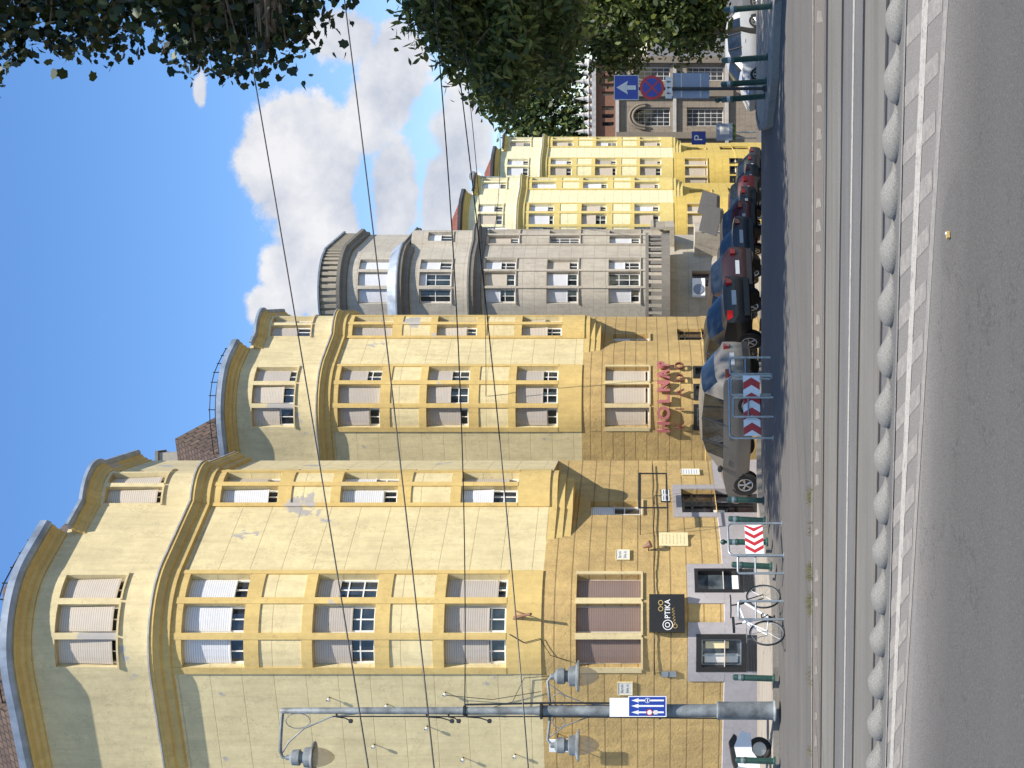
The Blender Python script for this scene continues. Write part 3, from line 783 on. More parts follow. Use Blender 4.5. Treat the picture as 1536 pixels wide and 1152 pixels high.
# right pavement
K2=[Vector(p) for p in ((40,28.0),(12,28.4),(7.6,28.9),(6.2,29.6),(5.5,30.8),(5.8,33),(7.5,38),(10.5,48),(17,75),(24,100),(30,120))]
W2=[Vector(p) for p in ((60,40),(40,40),(28,42),(24,44),(22,46),(22,48),(23,50),(25,56),(32,80),(40,104),(45,122))]
Kd,Wd=dens(K2),dens(W2); Ko=koff(Kd,.14,-1)
pv=MB(); kb=MB()
for i in range(len(Kd)-1):
    for k in range(8):
        q=[Kd[i].lerp(Wd[i],k/8),Kd[i+1].lerp(Wd[i+1],k/8),Kd[i+1].lerp(Wd[i+1],(k+1)/8),Kd[i].lerp(Wd[i],(k+1)/8)]
        pv.face([(p.x,p.y,zt(p.y)+.12) for p in reversed(q)])
    a,b=Kd[i],Kd[i+1]; a2,b2=Ko[i],Ko[i+1]; za,zb=zt(a.y)+.135,zt(b.y)+.135
    kb.face([(a.x,a.y,za),(b.x,b.y,zb),(b2.x,b2.y,zb),(a2.x,a2.y,za)])
    kb.face([(a2.x,a2.y,za),(b2.x,b2.y,zb),(b2.x,b2.y,zb-.3),(a2.x,a2.y,za-.3)])
struct(pv,'pavement',M['pave']); struct(kb,'kerb',M['kerbstone'])
# gutter weeds along the edging
wd=MB(); rd=random.Random(6)
for k in range(420):
    u=rd.choice((rd.uniform(20,420),rd.uniform(160,330))); c=G(u,1217+rd.uniform(-3,2.5)); cl=rd.random()
    if math.sin(u*.11)+math.sin(u*.05+1)<.3: continue
    for _ in range(3):
        a=rd.uniform(0,6.28); h=rd.uniform(.03,.11); x=Vector((math.cos(a),math.sin(a),0)); b=c+Vector((rd.uniform(-.06,.06),rd.uniform(-.06,.06),0))
        wd.face([b-x*.006,b+x*.006,b+x*.05+Vector((0,0,h))])
o=wd.build('weeds',M['grass']); tag(o,'dry weeds sprouting along the pinkish edging','weeds',kind='stuff')

# ------------------------------------------------------------------ street lamp
lb=G(86,1163,.1); T=thing('street_lamp','tall grey blue three armed street lamp post standing on the left pavement','street lamp',(lb.x,lb.y,.1))
k=lb.y/F
def zz(v): return CZ-(v-VH)*k-.1
mb=MB(); mb.lathe([(.22,0),(.22,.02),(.18,.05),(.175,1.08),(.185,1.1),(.185,1.14),(.14,1.16)],(0,0,0),20); mb.build('base_column',M['lamp_paint'],T,smooth=40)
mb=MB(); mb.lathe([(.13,1.15),(.128,zz(1000)),(.12,zz(940)),(.105,zz(812)),(.078,zz(800)),(.068,zz(560)),(.058,zz(424)),(.02,zz(420))],(0,0,0),18); mb.build('pole',M['lamp_paint'],T,smooth=40)
for v in (990,812,697):
    mb=MB(); mb.lathe([(.09 if v<800 else .15,zz(v)-.03),(.10 if v<800 else .17,zz(v)-.02),(.10 if v<800 else .17,zz(v)+.02),(.09,zz(v)+.03)],(0,0,0),16); mb.build('collar',M['iron'],T,smooth=40)
def lamp_head(x,z,s=1.0):
    h=MB(); h.lathe([(.02,.05),(.05,.03),(.055,-.04),(.11,-.07),(.15,-.10),(.16,-.24),(.11,-.27),(.11,-.31),(.19,-.34),(.205,-.46),(.31,-.50),(.315,-.53),(.20,-.52)],(x,0,z),20)
    o=h.build('lamp_head',M['lamp_paint'],T,smooth=35)
    g=MB(); g.lathe([(.195,-.515),(.19,-.62),(.165,-.74),(.10,-.86),(.04,-.92),(.0,-.93)],(x,0,z),20); g.build('lamp_globe',M['globe'],o,smooth=60)
za=zz(424)
ar=MB(); ar.tube([(0,0,za),(-.35,0,za+.03),(-.80,0,za+.05),(-.92,0,za+.0),(-.92,0,za-.12)],.035)
ar.tube([(-.05,0,za-1.5),(-.12,0,za-.95),(-.35,0,za-.42),(-.62,0,za-.12),(-.85,0,za+.02)],.017)
ar.tube([(-.03+ -.17+.15*math.cos(a*.4),0,za-.30+.24*math.sin(a*.4)) for a in range(17)],.010,6)
ar.build('arm',M['lamp_paint'],T,smooth=40); lamp_head(-.92,za-.1)
for sx in (-1,1):
    zb=zz(826); ar=MB()
    ar.tube([(0,0,zb),(.3*sx,0,zb+.03),(.58*sx,0,zb+.06),(.68*sx,0,zb-.02),(.68*sx,0,zb-.06)],.028)
    ar.tube([(.1*sx,0,zb-1.15),(.14*sx,0,zb-.7),(.30*sx,0,zb-.28),(.52*sx,0,zb+.02)],.012)
    ar.tube([(.22*sx+.12*math.cos(a*.4),0,zb-.16+.12*math.sin(a*.4)) for a in range(17)],.009,6)
    ar.build('arm',M['lamp_paint'],T,smooth=40); lamp_head(.68*sx,zb-.03)
mb=MB()
for v,l in ((505,.28),(640,.5),(673,.2),(700,.45)):
    z=zz(v); mb.tube([(-.06,0,z),(-.12,0,z),(-.12,0,z-.0)],.02); mb.tube([(-.12,-.02,z),(-.14,-.02,z-l*.6),(-.2,-.02,z-l)],.012); mb.lathe([(0,.05),(.04,.03),(.045,-.03),(0,-.05)],(-.2,-.02,z-l),10)
mb.build('cable_hook',M['iron'],T)
mb=MB(); mb.tube([(.13,-.05,zz(697)),(.14,-.06,zz(740)),(.16,-.06,zz(800)),(.17,-.08,zz(830)),(.17,-.12,zz(1000))],.02)
mb.tube([(-.10,-.06,zz(500)),(-.10,-.07,zz(800)),(-.13,-.1,zz(1080))],.014); mb.build('cable',M['wire'],T)

def board(name,label,cat,c,w,h,mat,right=(1,0,0),th=.02,frame=None,group=None):
    """flat sign: an Empty at its centre, children in local x (right), -y (front), z (up)"""
    x=Vector(right).normalized(); T=thing(name,label,cat,c,math.atan2(x.y,x.x),group)
    mb=MB(); mb.box((0,0,0),(w,th,h)); mb.build('panel',mat,T)
    if frame:
        f=MB(); t=.018
        for a in ((0,h/2,w+t,t),(0,-h/2,w+t,t),(-w/2,0,t,h-t),(w/2,0,t,h-t)): f.box((a[0],-th*.25,a[1]),(a[2],th*1.3,a[3]))
        f.build('frame',frame,T)
    return T
def flat(mb,pts,y): mb.face([(a,y,b) for a,b in pts])
def disc(mb,x,z,r,y,n=28,r0=0):
    if r0==0: mb.face([(x+r*math.cos(2*math.pi*k/n),y,z+r*math.sin(2*math.pi*k/n)) for k in range(n)])
    else:
        for k in range(n):
            a,b=2*math.pi*k/n,2*math.pi*(k+1)/n
            mb.face([(x+r0*math.cos(a),y,z+r0*math.sin(a)),(x+r*math.cos(a),y,z+r*math.sin(a)),(x+r*math.cos(b),y,z+r*math.sin(b)),(x+r0*math.cos(b),y,z+r0*math.sin(b))])
def up_arrow(mb,x,z0,z1,w,hw,hh,y):
    flat(mb,[(x-w/2,z0),(x+w/2,z0),(x+w/2,z1-hh),(x-w/2,z1-hh)],y); flat(mb,[(x-hw/2,z1-hh*1.15),(x,z1-hh),(x+hw/2,z1-hh*1.15),(x,z1)],y)

c=P(92.5,971,lb.y-.2); w_,h_=31*k,57*k
T=board('lane_sign','blue lane sign with three white upward arrows on the lamp post','sign',c,w_,h_,M['blue'])
mb=MB(); b=.016
for q in ((-w_/2,-h_/2,w_/2,-h_/2+b),(-w_/2,h_/2-b,w_/2,h_/2),(-w_/2,-h_/2+b,-w_/2+b,h_/2-b),(w_/2-b,-h_/2+b,w_/2,h_/2-b)):
    flat(mb,[(q[0],q[1]),(q[2],q[1]),(q[2],q[3]),(q[0],q[3])],-.0115)
mb.build('border',M['white'],T)
for x in (-w_*.28,0.01,w_*.29):
    mb=MB(); up_arrow(mb,x,-h_*.43,h_*.42,.034,.085,.13,-.012); mb.build('arrow',M['white'],T)
mb=MB(); disc(mb,-w_*.28,-.04,.062,-.014); o=mb.build('roundel',M['white'],T); mb=MB(); disc(mb,-w_*.28,-.04,.064,-.016,28,.046); mb.build('ring',M['red'],o)
mb=MB(); flat(mb,[(-w_*.28-.04,-.20),(-w_*.28+.04,-.20),(-w_*.28+.04,-.125),(-w_*.28-.04,-.125)],-.014); mb.build('plate',M['plate'],T)
mb=MB(); disc(mb,w_*.29,.0,.05,-.014); o=mb.build('roundel',M['blue'],T); mb=MB(); disc(mb,w_*.29,.0,.05,-.016,20,.042); flat(mb,[(w_*.29-.03,-.012),(w_*.29+.03,-.012),(w_*.29+.03,.006),(w_*.29-.03,.006)],-.016); mb.build('ring',M['white'],o)
T=board('pole_board','white and grey board above the blue lane sign on the lamp post','sign',P(91,928.5,lb.y-.2),28*k,28*k,M['white'])
mb=MB(); flat(mb,[(-.19,-.09),(.0,-.19),(.19,-.19),(.19,.19),(-.0,.19),(-.19,.19)],-.0115)
mb=MB(); mb.box((0,.03,0),(.1,.03,.3)); mb.build('bracket',M['iron'],T)

# ------------------------------------------------------------------ bollards
def bollard(u,v,vt,lab,ball=False,lean=0):
    b=G(u,v,.1); kk=b.y/F; h=(v-vt)*kk; r=.062
    T=thing('bollard',lab,'bollard',(b.x,b.y,.1),0,'dark green bollards along the kerb'); T.rotation_euler=(0,R(lean),0)
    mb=MB(); mb.lathe([(r*1.5,0),(r*1.5,.03),(r,.05),(r,h*.72),(r*1.12,h*.73),(r*1.12,h*.77),(r,h*.78),(r,h-.04),(r*.8,h-.01),(r*.3,h)],(0,0,0),14); mb.build('post',M['green'],T,smooth=40)
    if ball:
        mb=MB(); mb.lathe([(.02,h-.01),(.03,h+.02),(.055,h+.05),(.06,h+.08),(.04,h+.12),(0,h+.135)],(0,0,0),12); mb.build('ball_finial',M['green'],T,smooth=60)
    mb=MB(); mb.lathe([(r+.003,h*.80),(r+.003,h*.87)],(0,0,0),14); mb.build('reflective_band',M['steel'],T)
for a in ((10,1163,1103,'dark green bollard at the left edge, beside the white scooter',False,2),(134,1162,1099,'dark green bollard right of the lamp post, under the optician shop',False,2),
          (302,1158,1097,'dark green bollard behind the empty bike rack',False,3),(339,1152,1090,'ball topped dark green bollard behind the small chevron barrier',True,0),
          (371,1148,1092,'dark green bollard beside the small chevron barrier, left of the shop door',False,3),(401,1146,1090,'dark green bollard standing in front of the shop door',False,2),
          (1008,1149,1081,'ball topped dark green bollard left of the no stopping signpost',True,-5),(1030,1151,1081,'dark green bollard touching the no stopping signpost',False,-4),
          (1066,1153,1082,'dark green bollard with pale foot between signpost and frame edge',False,-4),(1143,1159,1085,'dark green bollard at the right edge of the picture',False,-5)): bollard(*a)

# ------------------------------------------------------------------ right signpost
b=G(1019,1150,.12); kk=b.y/F
T=thing('sign_post','thin dark grey post carrying the one way and no stopping signs','post',(b.x,b.y,.12))
mb=MB(); mb.tube([(0,0,0),(0,0,CZ-(922-VH)*kk-.12)],.035,12); mb.build('pole',M['iron'],T,smooth=40)
mb=MB(); mb.lathe([(.07,0),(.07,.06),(.04,.09)],(0,0,0),12); mb.build('foot',M['iron'],T)
y=b.y-.06
T=board('one_way_sign','square blue sign with white upward arrow at the top of the right signpost','sign',P(1020.5,939.5,y),36*kk,36*kk,M['blue'],frame=M['steel'])
mb=MB(); up_arrow(mb,0,-.20,.21,.09,.28,.21,-.014); mb.build('arrow',M['plate'],T)
c=P(1020.5,978,y); T=thing('no_stopping_sign','round red and blue no stopping sign under the blue arrow sign','sign',c)
mb=MB(); mb.lathe([(.0,-.01),(.255,-.01),(.255,.01),(0,.01)],(0,0,0),36,Matrix.Rotation(R(90),3,'X')); mb.build('panel',M['red'],T)
mb=MB(); disc(mb,0,0,.195,-.013,36); mb.build('blue_field',M['blue'],T)
mb=MB()
for sgn in (-1,1):
    q=[Vector((x,0,z)) for x,z in ((-.19,-.018),(.19,-.018),(.19,.018),(-.19,.018))]; Rm=Matrix.Rotation(R(45*sgn),3,'Y')
    mb.face([tuple((Rm@p)+Vector((0,-.016-.001*sgn,0))) for p in q])
mb.build('red_cross',M['red'],T)
T=board('supplementary_plate','small pale plate with dark marks under the no stopping sign','sign',P(1020.5,1003,y),32*kk,10*kk,M['plate'])
mb=MB()
for x in (-.12,0,.12): up_arrow(mb,x,-.05,.05,.02,.06,.045,-.0115)
mb.build('marks',M['ink'],T)
T=board('back_of_sign','large blank blue grey panel low on the right signpost','sign',P(1023.5,1036.5,y+.12),38*kk,55*kk,M['panel_grey'])
mb=MB()
for z in (-.2,.2): mb.box((0,-.02,z),(.5,.02,.03))
mb.build('rail',M['steel'],T)

# ------------------------------------------------------------------ barriers, racks, bicycle
def arch(mb,x0,x1,h,r=.022,rad=.10,y=0):
    pts=[(x0,y,0)]+[(x0+rad-rad*math.cos(a),y,h-rad+rad*math.sin(a)) for a in [R(k*18) for k in range(6)]]+[(x1-rad+rad*math.sin(a),y,h-rad+rad*math.cos(a)) for a in [R(k*18) for k in range(6)]]+[(x1,y,0)]
    mb.tube(pts,r,10)
def barrier(u0,u1,v0,v1,vt,bt,bb,ub0,ub1,n,lab,flip=False):
    a=G(u0,v0,0); b=G(u1,v1,0); d=b-a; L=d.length; kk=(a.y+b.y)/2/F; h=(max(v0,v1)-vt)*kk
    T=thing('chevron_barrier',lab,'barrier',(a.x,a.y,0),math.atan2(d.y,d.x),'steel barriers with red and white chevrons')
    mb=MB(); arch(mb,0,L,h); mb.build('frame',M['steel'],T,smooth=40)
    x0,x1=(ub0-u0)/(u1-u0)*L,(ub1-u0)/(u1-u0)*L; z1,z0=(v1-bt)*kk,(v1-bb)*kk
    mb=MB(); mb.box(((x0+x1)/2,-.03,(z0+z1)/2),(x1-x0,.02,z1-z0)); o=mb.build('chevron_board',M['white'],T)
    cm=MB(); w=(x1-x0)/n; zm=(z0+z1)/2; lean=(z1-z0)/2*.62
    for i in range(n):
        xa=x0+i*w+.01; wv=w*.5
        for za,zb_ in ((z0,zm),(zm,z1)):
            la=lean if za==zm else 0; lb_=lean if zb_==zm else 0
            if za==z0: la,lb_=0,lean
            else: la,lb_=lean,0
            if flip: la,lb_=lean-la,lean-lb_
            cl=lambda x: min(x,x1)
            cm.face([(cl(xa+la),-.0415,za),(cl(xa+wv+la),-.0415,za),(cl(xa+wv+lb_),-.0415,zb_),(cl(xa+lb_),-.0415,zb_)])
    cm.build('red_chevrons',M['red'],o)
    mb=MB()
    for x in (0,L): mb.lathe([(.06,0),(.06,.012),(.03,.014)],(x,0,0),12)
    mb.build('foot_plate',M['steel'],T)
barrier(319,367,1176,1173,1094,1116,1143,320,363,4,'small chevron barrier beside the shop door and bike rack',True)
barrier(495,588,1160,1158,1095,1114,1139,498,588,4,'wide chevron barrier in front of the silver hatchback')
def rack(u0,u1,v,vt,lab):
    a=G(u0,v); b=G(u1,v); d=b-a; L=d.length; kk=a.y/F; h=(v-vt)*kk
    T=thing('bike_rack',lab,'bike rack',(a.x,a.y,0),R(8),'tubular steel bike racks')
    mb=MB(); arch(mb,0,L,h,.024,.05); mb.build('hoop',M['steel'],T,smooth=40)
    mb=MB(); mb.tube([(0,0,h*.62),(L,0,h*.62)],.018,8); mb.build('crossbar',M['steel'],T)
rack(292,318,1176,1107,'empty steel bike rack left of the small chevron barrier')
rack(223,250,1176,1108,'steel bike rack with the bicycle leaning on it')
rack(527,556,1160,1100,'steel bike rack seen through the wide chevron barrier')
rack(560,584,1156,1097,'steel bike rack at the right end of the wide chevron barrier')
rack(591,616,1156,1095,'rightmost steel bike rack, in front of the dark cars')

def bicycle():
    a=G(209,1177); b=G(253,1171.5); d=(b-a); 
    hd=Vector((.55,.835,0))
    c=(a+b)/2; T=thing('bicycle','black and white bicycle leaning against a steel bike rack','bicycle',(c.x,c.y,0),math.atan2(hd.y,hd.x))
    T.rotation_euler=(R(-3),0,math.atan2(hd.y,hd.x))
    wb_=.52; r=.33
    for x,nm in ((-wb_,0),(wb_,1)):
        mb=MB(); mb.tube([(x+r*math.cos(t),0,r+.01+r*math.sin(t)) for t in [2*math.pi*k/36 for k in range(37)]],.016,6,False); w=mb.build('wheel',M['tyre'],T,smooth=60)
        mb=MB()
        for k in range(14):
            t=2*math.pi*k/14; mb.tube([(x,.02*(-1)**k,r+.01),(x+.315*math.cos(t),0,r+.01+.315*math.sin(t))],.0022,4)
        mb.tube([(x+.305*math.cos(t),0,r+.01+.305*math.sin(t)) for t in [2*math.pi*k/30 for k in range(31)]],.008,5,False)
        mb.build('spokes',M['steel'],w)
    z0=r+.01; bb=(-.08,0,.29); st=(-.22,0,.80); hl=(.32,0,.84); hb_=(.36,0,.72)
    mb=MB()
    for q in ((bb,st),(bb,hb_),((-.20,0,.74),hl)): mb.tube(q,.018,8)
    for s in (-1,1): mb.tube([(-wb_,.05*s,z0),(-.19,.02*s,.74)],.010,6); mb.tube([(-wb_,.05*s,z0),bb],.011,6)
    mb.build('frame',M['white'],T,smooth=40)
    mb=MB()
    mb.tube([hl,hb_],.022,8)
    for s in (-1,1): mb.tube([hb_,(.40,.05*s,.66),(wb_,.05*s,z0)],.012,6)
    mb.build('fork',M['blacktrim'],T,smooth=40)
    mb=MB(); mb.tube([hl,(.30,0,.97),(.34,0,.99)],.015,8); mb.tube([(.26,-.30,1.0),(.32,-.15,.99),(.34,0,.99),(.32,.15,.99),(.26,.30,1.0)],.014,8); mb.build('handlebar',M['blacktrim'],T,smooth=40)
    mb=MB(); mb.tube([st,(-.24,0,.93)],.014,8)
    mb.prism([(-.42,-.08,.94),(-.40,.08,.94),(-.30,.06,.94),(-.06,.02,.94),(-.05,-.02,.94),(-.30,-.06,.94)],(0,0,.05)); mb.build('saddle',M['blacktrim'],T)
    mb=MB(); mb.lathe([(.10,-.006),(.10,.006)],(bb[0],.05,bb[2]),18,Matrix.Rotation(R(90),3,'X')); mb.tube([(bb[0],.07,bb[2]),(bb[0]+.1,.07,bb[2]-.13)],.01,6); mb.tube([(bb[0],-.07,bb[2]),(bb[0]-.1,-.07,bb[2]+.13)],.01,6); mb.box((bb[0]+.1,.11,bb[2]-.13),(.09,.07,.02)); mb.box((bb[0]-.1,-.11,bb[2]+.13),(.09,.07,.02)); mb.build('crankset',M['blacktrim'],T)
    mb=MB()
    for y_ in (-.06,.06): mb.tube([(-.22,y_*.4,.72),(-.70,y_,.74)],.007,5); mb.tube([(-.62,y_,.74),(-wb_,y_,z0)],.007,5)
    mb.build('luggage_rack',M['steel'],T)
bicycle()

def scooter(loc,rz,lab,scale=1.0):
    T=thing('motor_scooter',lab,'scooter',loc,rz,'parked motor scooters'); T.scale=(scale,)*3
    for x in (-.55,.60):
        mb=MB(); mb.tube([(x+.2*math.cos(t),0,.24+.2*math.sin(t)) for t in [2*math.pi*k/24 for k in range(25)]],.05,8,False); w=mb.build('wheel',M['tyre'],T,smooth=60)
        mb=MB(); mb.lathe([(.14,-.03),(.15,0),(.14,.03)],(x,0,.24),16,Matrix.Rotation(R(90),3,'X')); mb.build('rim',M['rim'],w)
    mb=MB(); prof=[(-.9,.62),(-.85,.42),(-.5,.40),(-.3,.25),(.25,.25),(.42,.4),(.5,.95),(.40,.98),(.28,.45),(.18,.36),(-.15,.36),(-.2,.68),(-.6,.76)]
    mb.prism([(x,-.14,z) for x,z in prof],(0,.28,0)); mb.build('body',M['white'],T)
    mb=MB(); mb.prism([(x,-.13,z) for x,z in ((-.85,.76),(-.8,.70),(-.2,.69),(-.12,.74),(-.3,.80),(-.7,.86))],(0,.26,0)); mb.build('seat',M['blacktrim'],T)
    mb=MB(); mb.tube([(.45,-.33,1.02),(.43,-.1,1.05),(.43,.1,1.05),(.45,.33,1.02)],.02,8); mb.tube([(.43,0,1.05),(.60,0,.3)],.03,8); mb.build('handlebar',M['blacktrim'],T)
    mb=MB(); mb.lathe([(.0,.05),(.07,.03),(.08,0)],(.52,0,.86),14,Matrix.Rotation(R(90),3,'Y')); mb.build('headlight',M['headlight'],T)
scooter((-7.95,29.9,.1),R(200),'white motor scooter cut off by the left frame edge')
scooter((24.0,78.0,zt(78)+.12),R(60),'white motor scooter parked far down the right pavement')
# ------------------------------------------------------------------ signs and fittings on the nearest house
def onB(b,path,s,o,z):
    return Vector(b.location)+path.p(s,o,z)
def wall_board(name,label,cat,b,path,s,z,w,h,mat,o=.04,th=.03,frame=None,group=None):
    t=path.tangent(s); return board(name,label,cat,onB(b,path,s,o,z),w,h,mat,(t.x,t.y,0),th,frame,group)
T=wall_board('shop_sign','black square sign board reading OPTIKA over the shop window','sign',B1,LOW,1.47,2.13,.92,.86,M['black'],.12,.16)
lettering('PTIKA',.19,M['white'],T,(.095,-.086,-.02),depth=.004,sx=.92)
lettering('O',.17,M['white'],T,(-.29,-.086,-.02),depth=.004)
mb=MB(); disc(mb,-.29,-.02,.125,-.0865,30,.108); mb.build('letter_ring',M['white'],T)
mb=MB(); disc(mb,.10,.15,.062,-.0865,24,.045); disc(mb,.25,.15,.062,-.0865,24,.045); flat(mb,[(.155,.155),(.195,.155),(.195,.168),(.155,.168)],-.0865); mb.build('spectacles_symbol',M['gold'],T)
mb=MB(); mb.tube([(-.30+.02*k,-.086,-.19+.035*math.sin(k*1.7)+.002*k) for k in range(22)],.007,5); mb.tube([(-.32+.05*math.cos(a*.5),-.086,-.20+.05*math.sin(a*.5)) for a in range(13)],.008,5); mb.build('script_lettering',M['gold'],T)
def lined_plate(name,lab,b,path,s,z,w,h,mat,lines,words=None,group=None):
    T=wall_board(name,lab,'plaque',b,path,s,z,w,h,mat,.03,.025,M['cream'] if mat!=M['cream'] else None,group)
    if words:
        for t,sz,zo in words: lettering(t,sz,M['ink'],T,(0,-.0135,zo),depth=.0008)
    else:
        mb=MB(); rd=random.Random(int(s*100))
        for k in range(lines):
            zc=h/2-(k+1)*h/(lines+1); x0=-w*.38; x=x0
            while x<w*.36:
                l=rd.uniform(.02,.06); flat(mb,[(x,zc-.008),(min(x+l,w*.4),zc-.008),(min(x+l,w*.4),zc+.008),(x,zc+.008)],-.0135); x+=l+.015
        mb.build('text_lines',M['ink'] if mat!=M['cream'] else M['gold'],T)
    return T
lined_plate('notice_panel','pale yellow notice panel on the wall between shop window and door',B1,LOW,3.99,1.93,.56,.74,M['cream'],7)
lined_plate('street_name_plate','small off white street name plate above the notice panel',B1,LOW,3.34,3.22,.40,.34,M['plate'],0,[('Bartók',.10,.07),('Béla út',.10,-.06)])
lined_plate('street_name_plate','small off white street name plate on the rusticated wall behind the blue lane sign',B1,LOW,-.42,3.15,.36,.36,M['plate'],0,[('Bartók',.09,.07),('Béla út',.09,-.06)])
T=lined_plate('wall_notice','white notice plate on the end wall behind the hatchback bonnet',B1,LOW,lEN-1.0,1.36,.42,.52,M['white'],6)
T=wall_board('emblem_board','white board with round red emblem beside the lower left lamp','sign',B1,LOW,-1.88,4.72,.36,.60,M['white'],.35,.03)
mb=MB(); disc(mb,0,.03,.14,-.0165,24); mb.build('emblem',M['red'],T); lettering('M',.17,M['white'],T,(0,-.018,.03),depth=.001)
mb=MB(); mb.tube([(-.1,.0,.1),(-.1,.35,.1)],.015); mb.tube([(.1,.0,.1),(.1,.35,.1)],.015); mb.build('bracket',M['iron'],T)
T=wall_board('utility_box','pair of small grey junction plates on the corner of the optician house','box',B1,LOW,.0,2.08,.14,.36,M['steel'],.03,.05)
mb=MB(); mb.box((0,-.03,0),(.15,.01,.02)); mb.build('joint',M['blacktrim'],T)
T=wall_board('hanging_sign','small black framed sign with two white lettered panels over the shop door','sign',B1,LOW,lQ+2.35,2.10,.85,.26,M['iron'],.25,.03)
for x,t in ((-.21,''),(.21,'')):
    mb=MB(); mb.box((x,-.017,0),(.38,.008,.21)); mb.build('white_panel',M['white'],T)
    mb=MB()
    for zq in (.05,-.01,-.06): flat(mb,[(x-.14,zq-.012),(x+.14,zq-.012),(x+.14,zq+.012),(x-.14,zq+.012)],-.0225)
    mb.build('lettering',M['ink'],T)
mb=MB(); mb.tube([(0,0,.12),(0,0,.3),(0,.25,.3)],.012); mb.build('bracket',M['iron'],T)
# empty projecting sign frame over the door
T=thing('sign_holder','empty black steel sign frame projecting from the wall over the shop door','sign frame',onB(B1,LOW,lQ+.3,0,2.78)); t=LOW.tangent(lQ+1); T.rotation_euler=(0,0,math.atan2(t.y,t.x))
mb=MB()
for y_ in (-.75,): 
    for a,b_ in (((0,y_,0),(2.4,y_,0)),((2.4,y_,0),(2.4,y_,-.70)),((0,y_,-.70),(2.4,y_,-.70)),((0,y_,0),(0,y_,-.70))): mb.tube([a,b_],.022,6)
mb.build('frame',M['iron'],T)
mb=MB()
for x in (0,2.4):
    for z in (0,-.7): mb.tube([(x,0,z),(x,-.75,z)],.014,6)
mb.build('bracket',M['iron'],T)
mb=MB(); mb.box((1.2,-.75,.02),(2.4,.06,.07)); mb.build('light_box',M['iron'],T)
# wall lamp, flag bracket, hooks and wall cables
def fit(name,lab,cat,b,path,s,z,group=None):
    t=path.tangent(s); return thing(name,lab,cat,onB(b,path,s,0,z),math.atan2(t.y,t.x),group)
T=fit('wall_spotlight','small brown spotlight on the wall beside the street name plate','light',B1,LOW,3.55,2.62)
mb=MB(); mb.lathe([(.03,-.1),(.06,0),(.10,.12),(.0,.12)],(0,-.16,.0),12,Matrix.Rotation(R(150),3,'X')); mb.build('head',M['frame_brown'],T)
mb=MB(); mb.tube([(0,0,-.05),(0,-.1,-.06),(0,-.16,0)],.014); mb.build('arm',M['iron'],T)
T=fit('flag_bracket','rusty iron flag bracket under the middle bow window','bracket',B1,UP,1.45,5.95)
mb=MB(); mb.tube([(-.05,0,-.1),(-.05,-.45,-.55)],.035); mb.tube([(-.1,0,-.05),(-.05,-.35,-.42)],.015); mb.tube([(.12,0,-.12),(-.05,-.30,-.38)],.015); mb.tube([(-.12,0,-.3),(-.05,-.36,-.45)],.012); mb.build('socket',M['frame_brown'],T)
hk=[(-.9,9.0),(-1.55,8.05),(-1.0,6.65),(-.55,7.55),(-2.1,9.4),(-2.5,7.2),(-.7,10.4),(-2.4,5.9)]
for i,(s,z) in enumerate(hk):
    T=fit('wall_hook','iron wire hook in the plain side wall of the optician house','hook',B1,UP,s,z,'wire hooks on the plain side wall')
    mb=MB(); mb.tube([(0,0,0),(0,-.12,0),(0,-.15,.05)],.016,6); mb.build('shank',M['iron'],T); mb=MB(); mb.lathe([(0,-.03),(.045,-.02),(.045,.02),(0,.03)],(0,-.12,0),10,Matrix.Rotation(R(90),3,'X')); mb.build('insulator',M['plate'],T)
def wall_cable(lab,pts,b,path,r=.009):
    mb=MB(); mb.tube([onB(b,path,s,o,z) for s,o,z in pts],r,5); o=mb.build('wall_cable',M['wire']); tag(o,lab,'cable')
wall_cable('sagging black cable strung between hooks on the plain side wall',[(-.9,.14,9.0),(-.95,.13,8.2),(-1.0,.13,6.68),(-.75,.12,5.9),(-.1,.06,5.6),(.0,.05,4.4)],B1,UP)
wall_cable('thin cable running across the plain side wall to the corner',[(-.55,.13,7.55),(-.7,.1,6.4),(-.5,.05,5.2)],B1,UP)
wall_cable('dark cable running level over the shop windows',[(-.02,.05,2.42)]+[(x,.05,2.42+.02*math.sin(x*3)) for x in (.3,.6,.9,1.2,2.0,2.4,2.8,3.4,4.0,4.6,5.2,5.8,6.4,7.0,7.6,8.4,9.2)],B1,LOW,.014)
wall_cable('loose cable hanging down the bow beside the flag bracket',[(1.0,.06,5.95),(.8,.06,5.6),(.9,.06,5.2),(.5,.06,4.95),(.35,.06,4.5)],B1,LOW,.01)

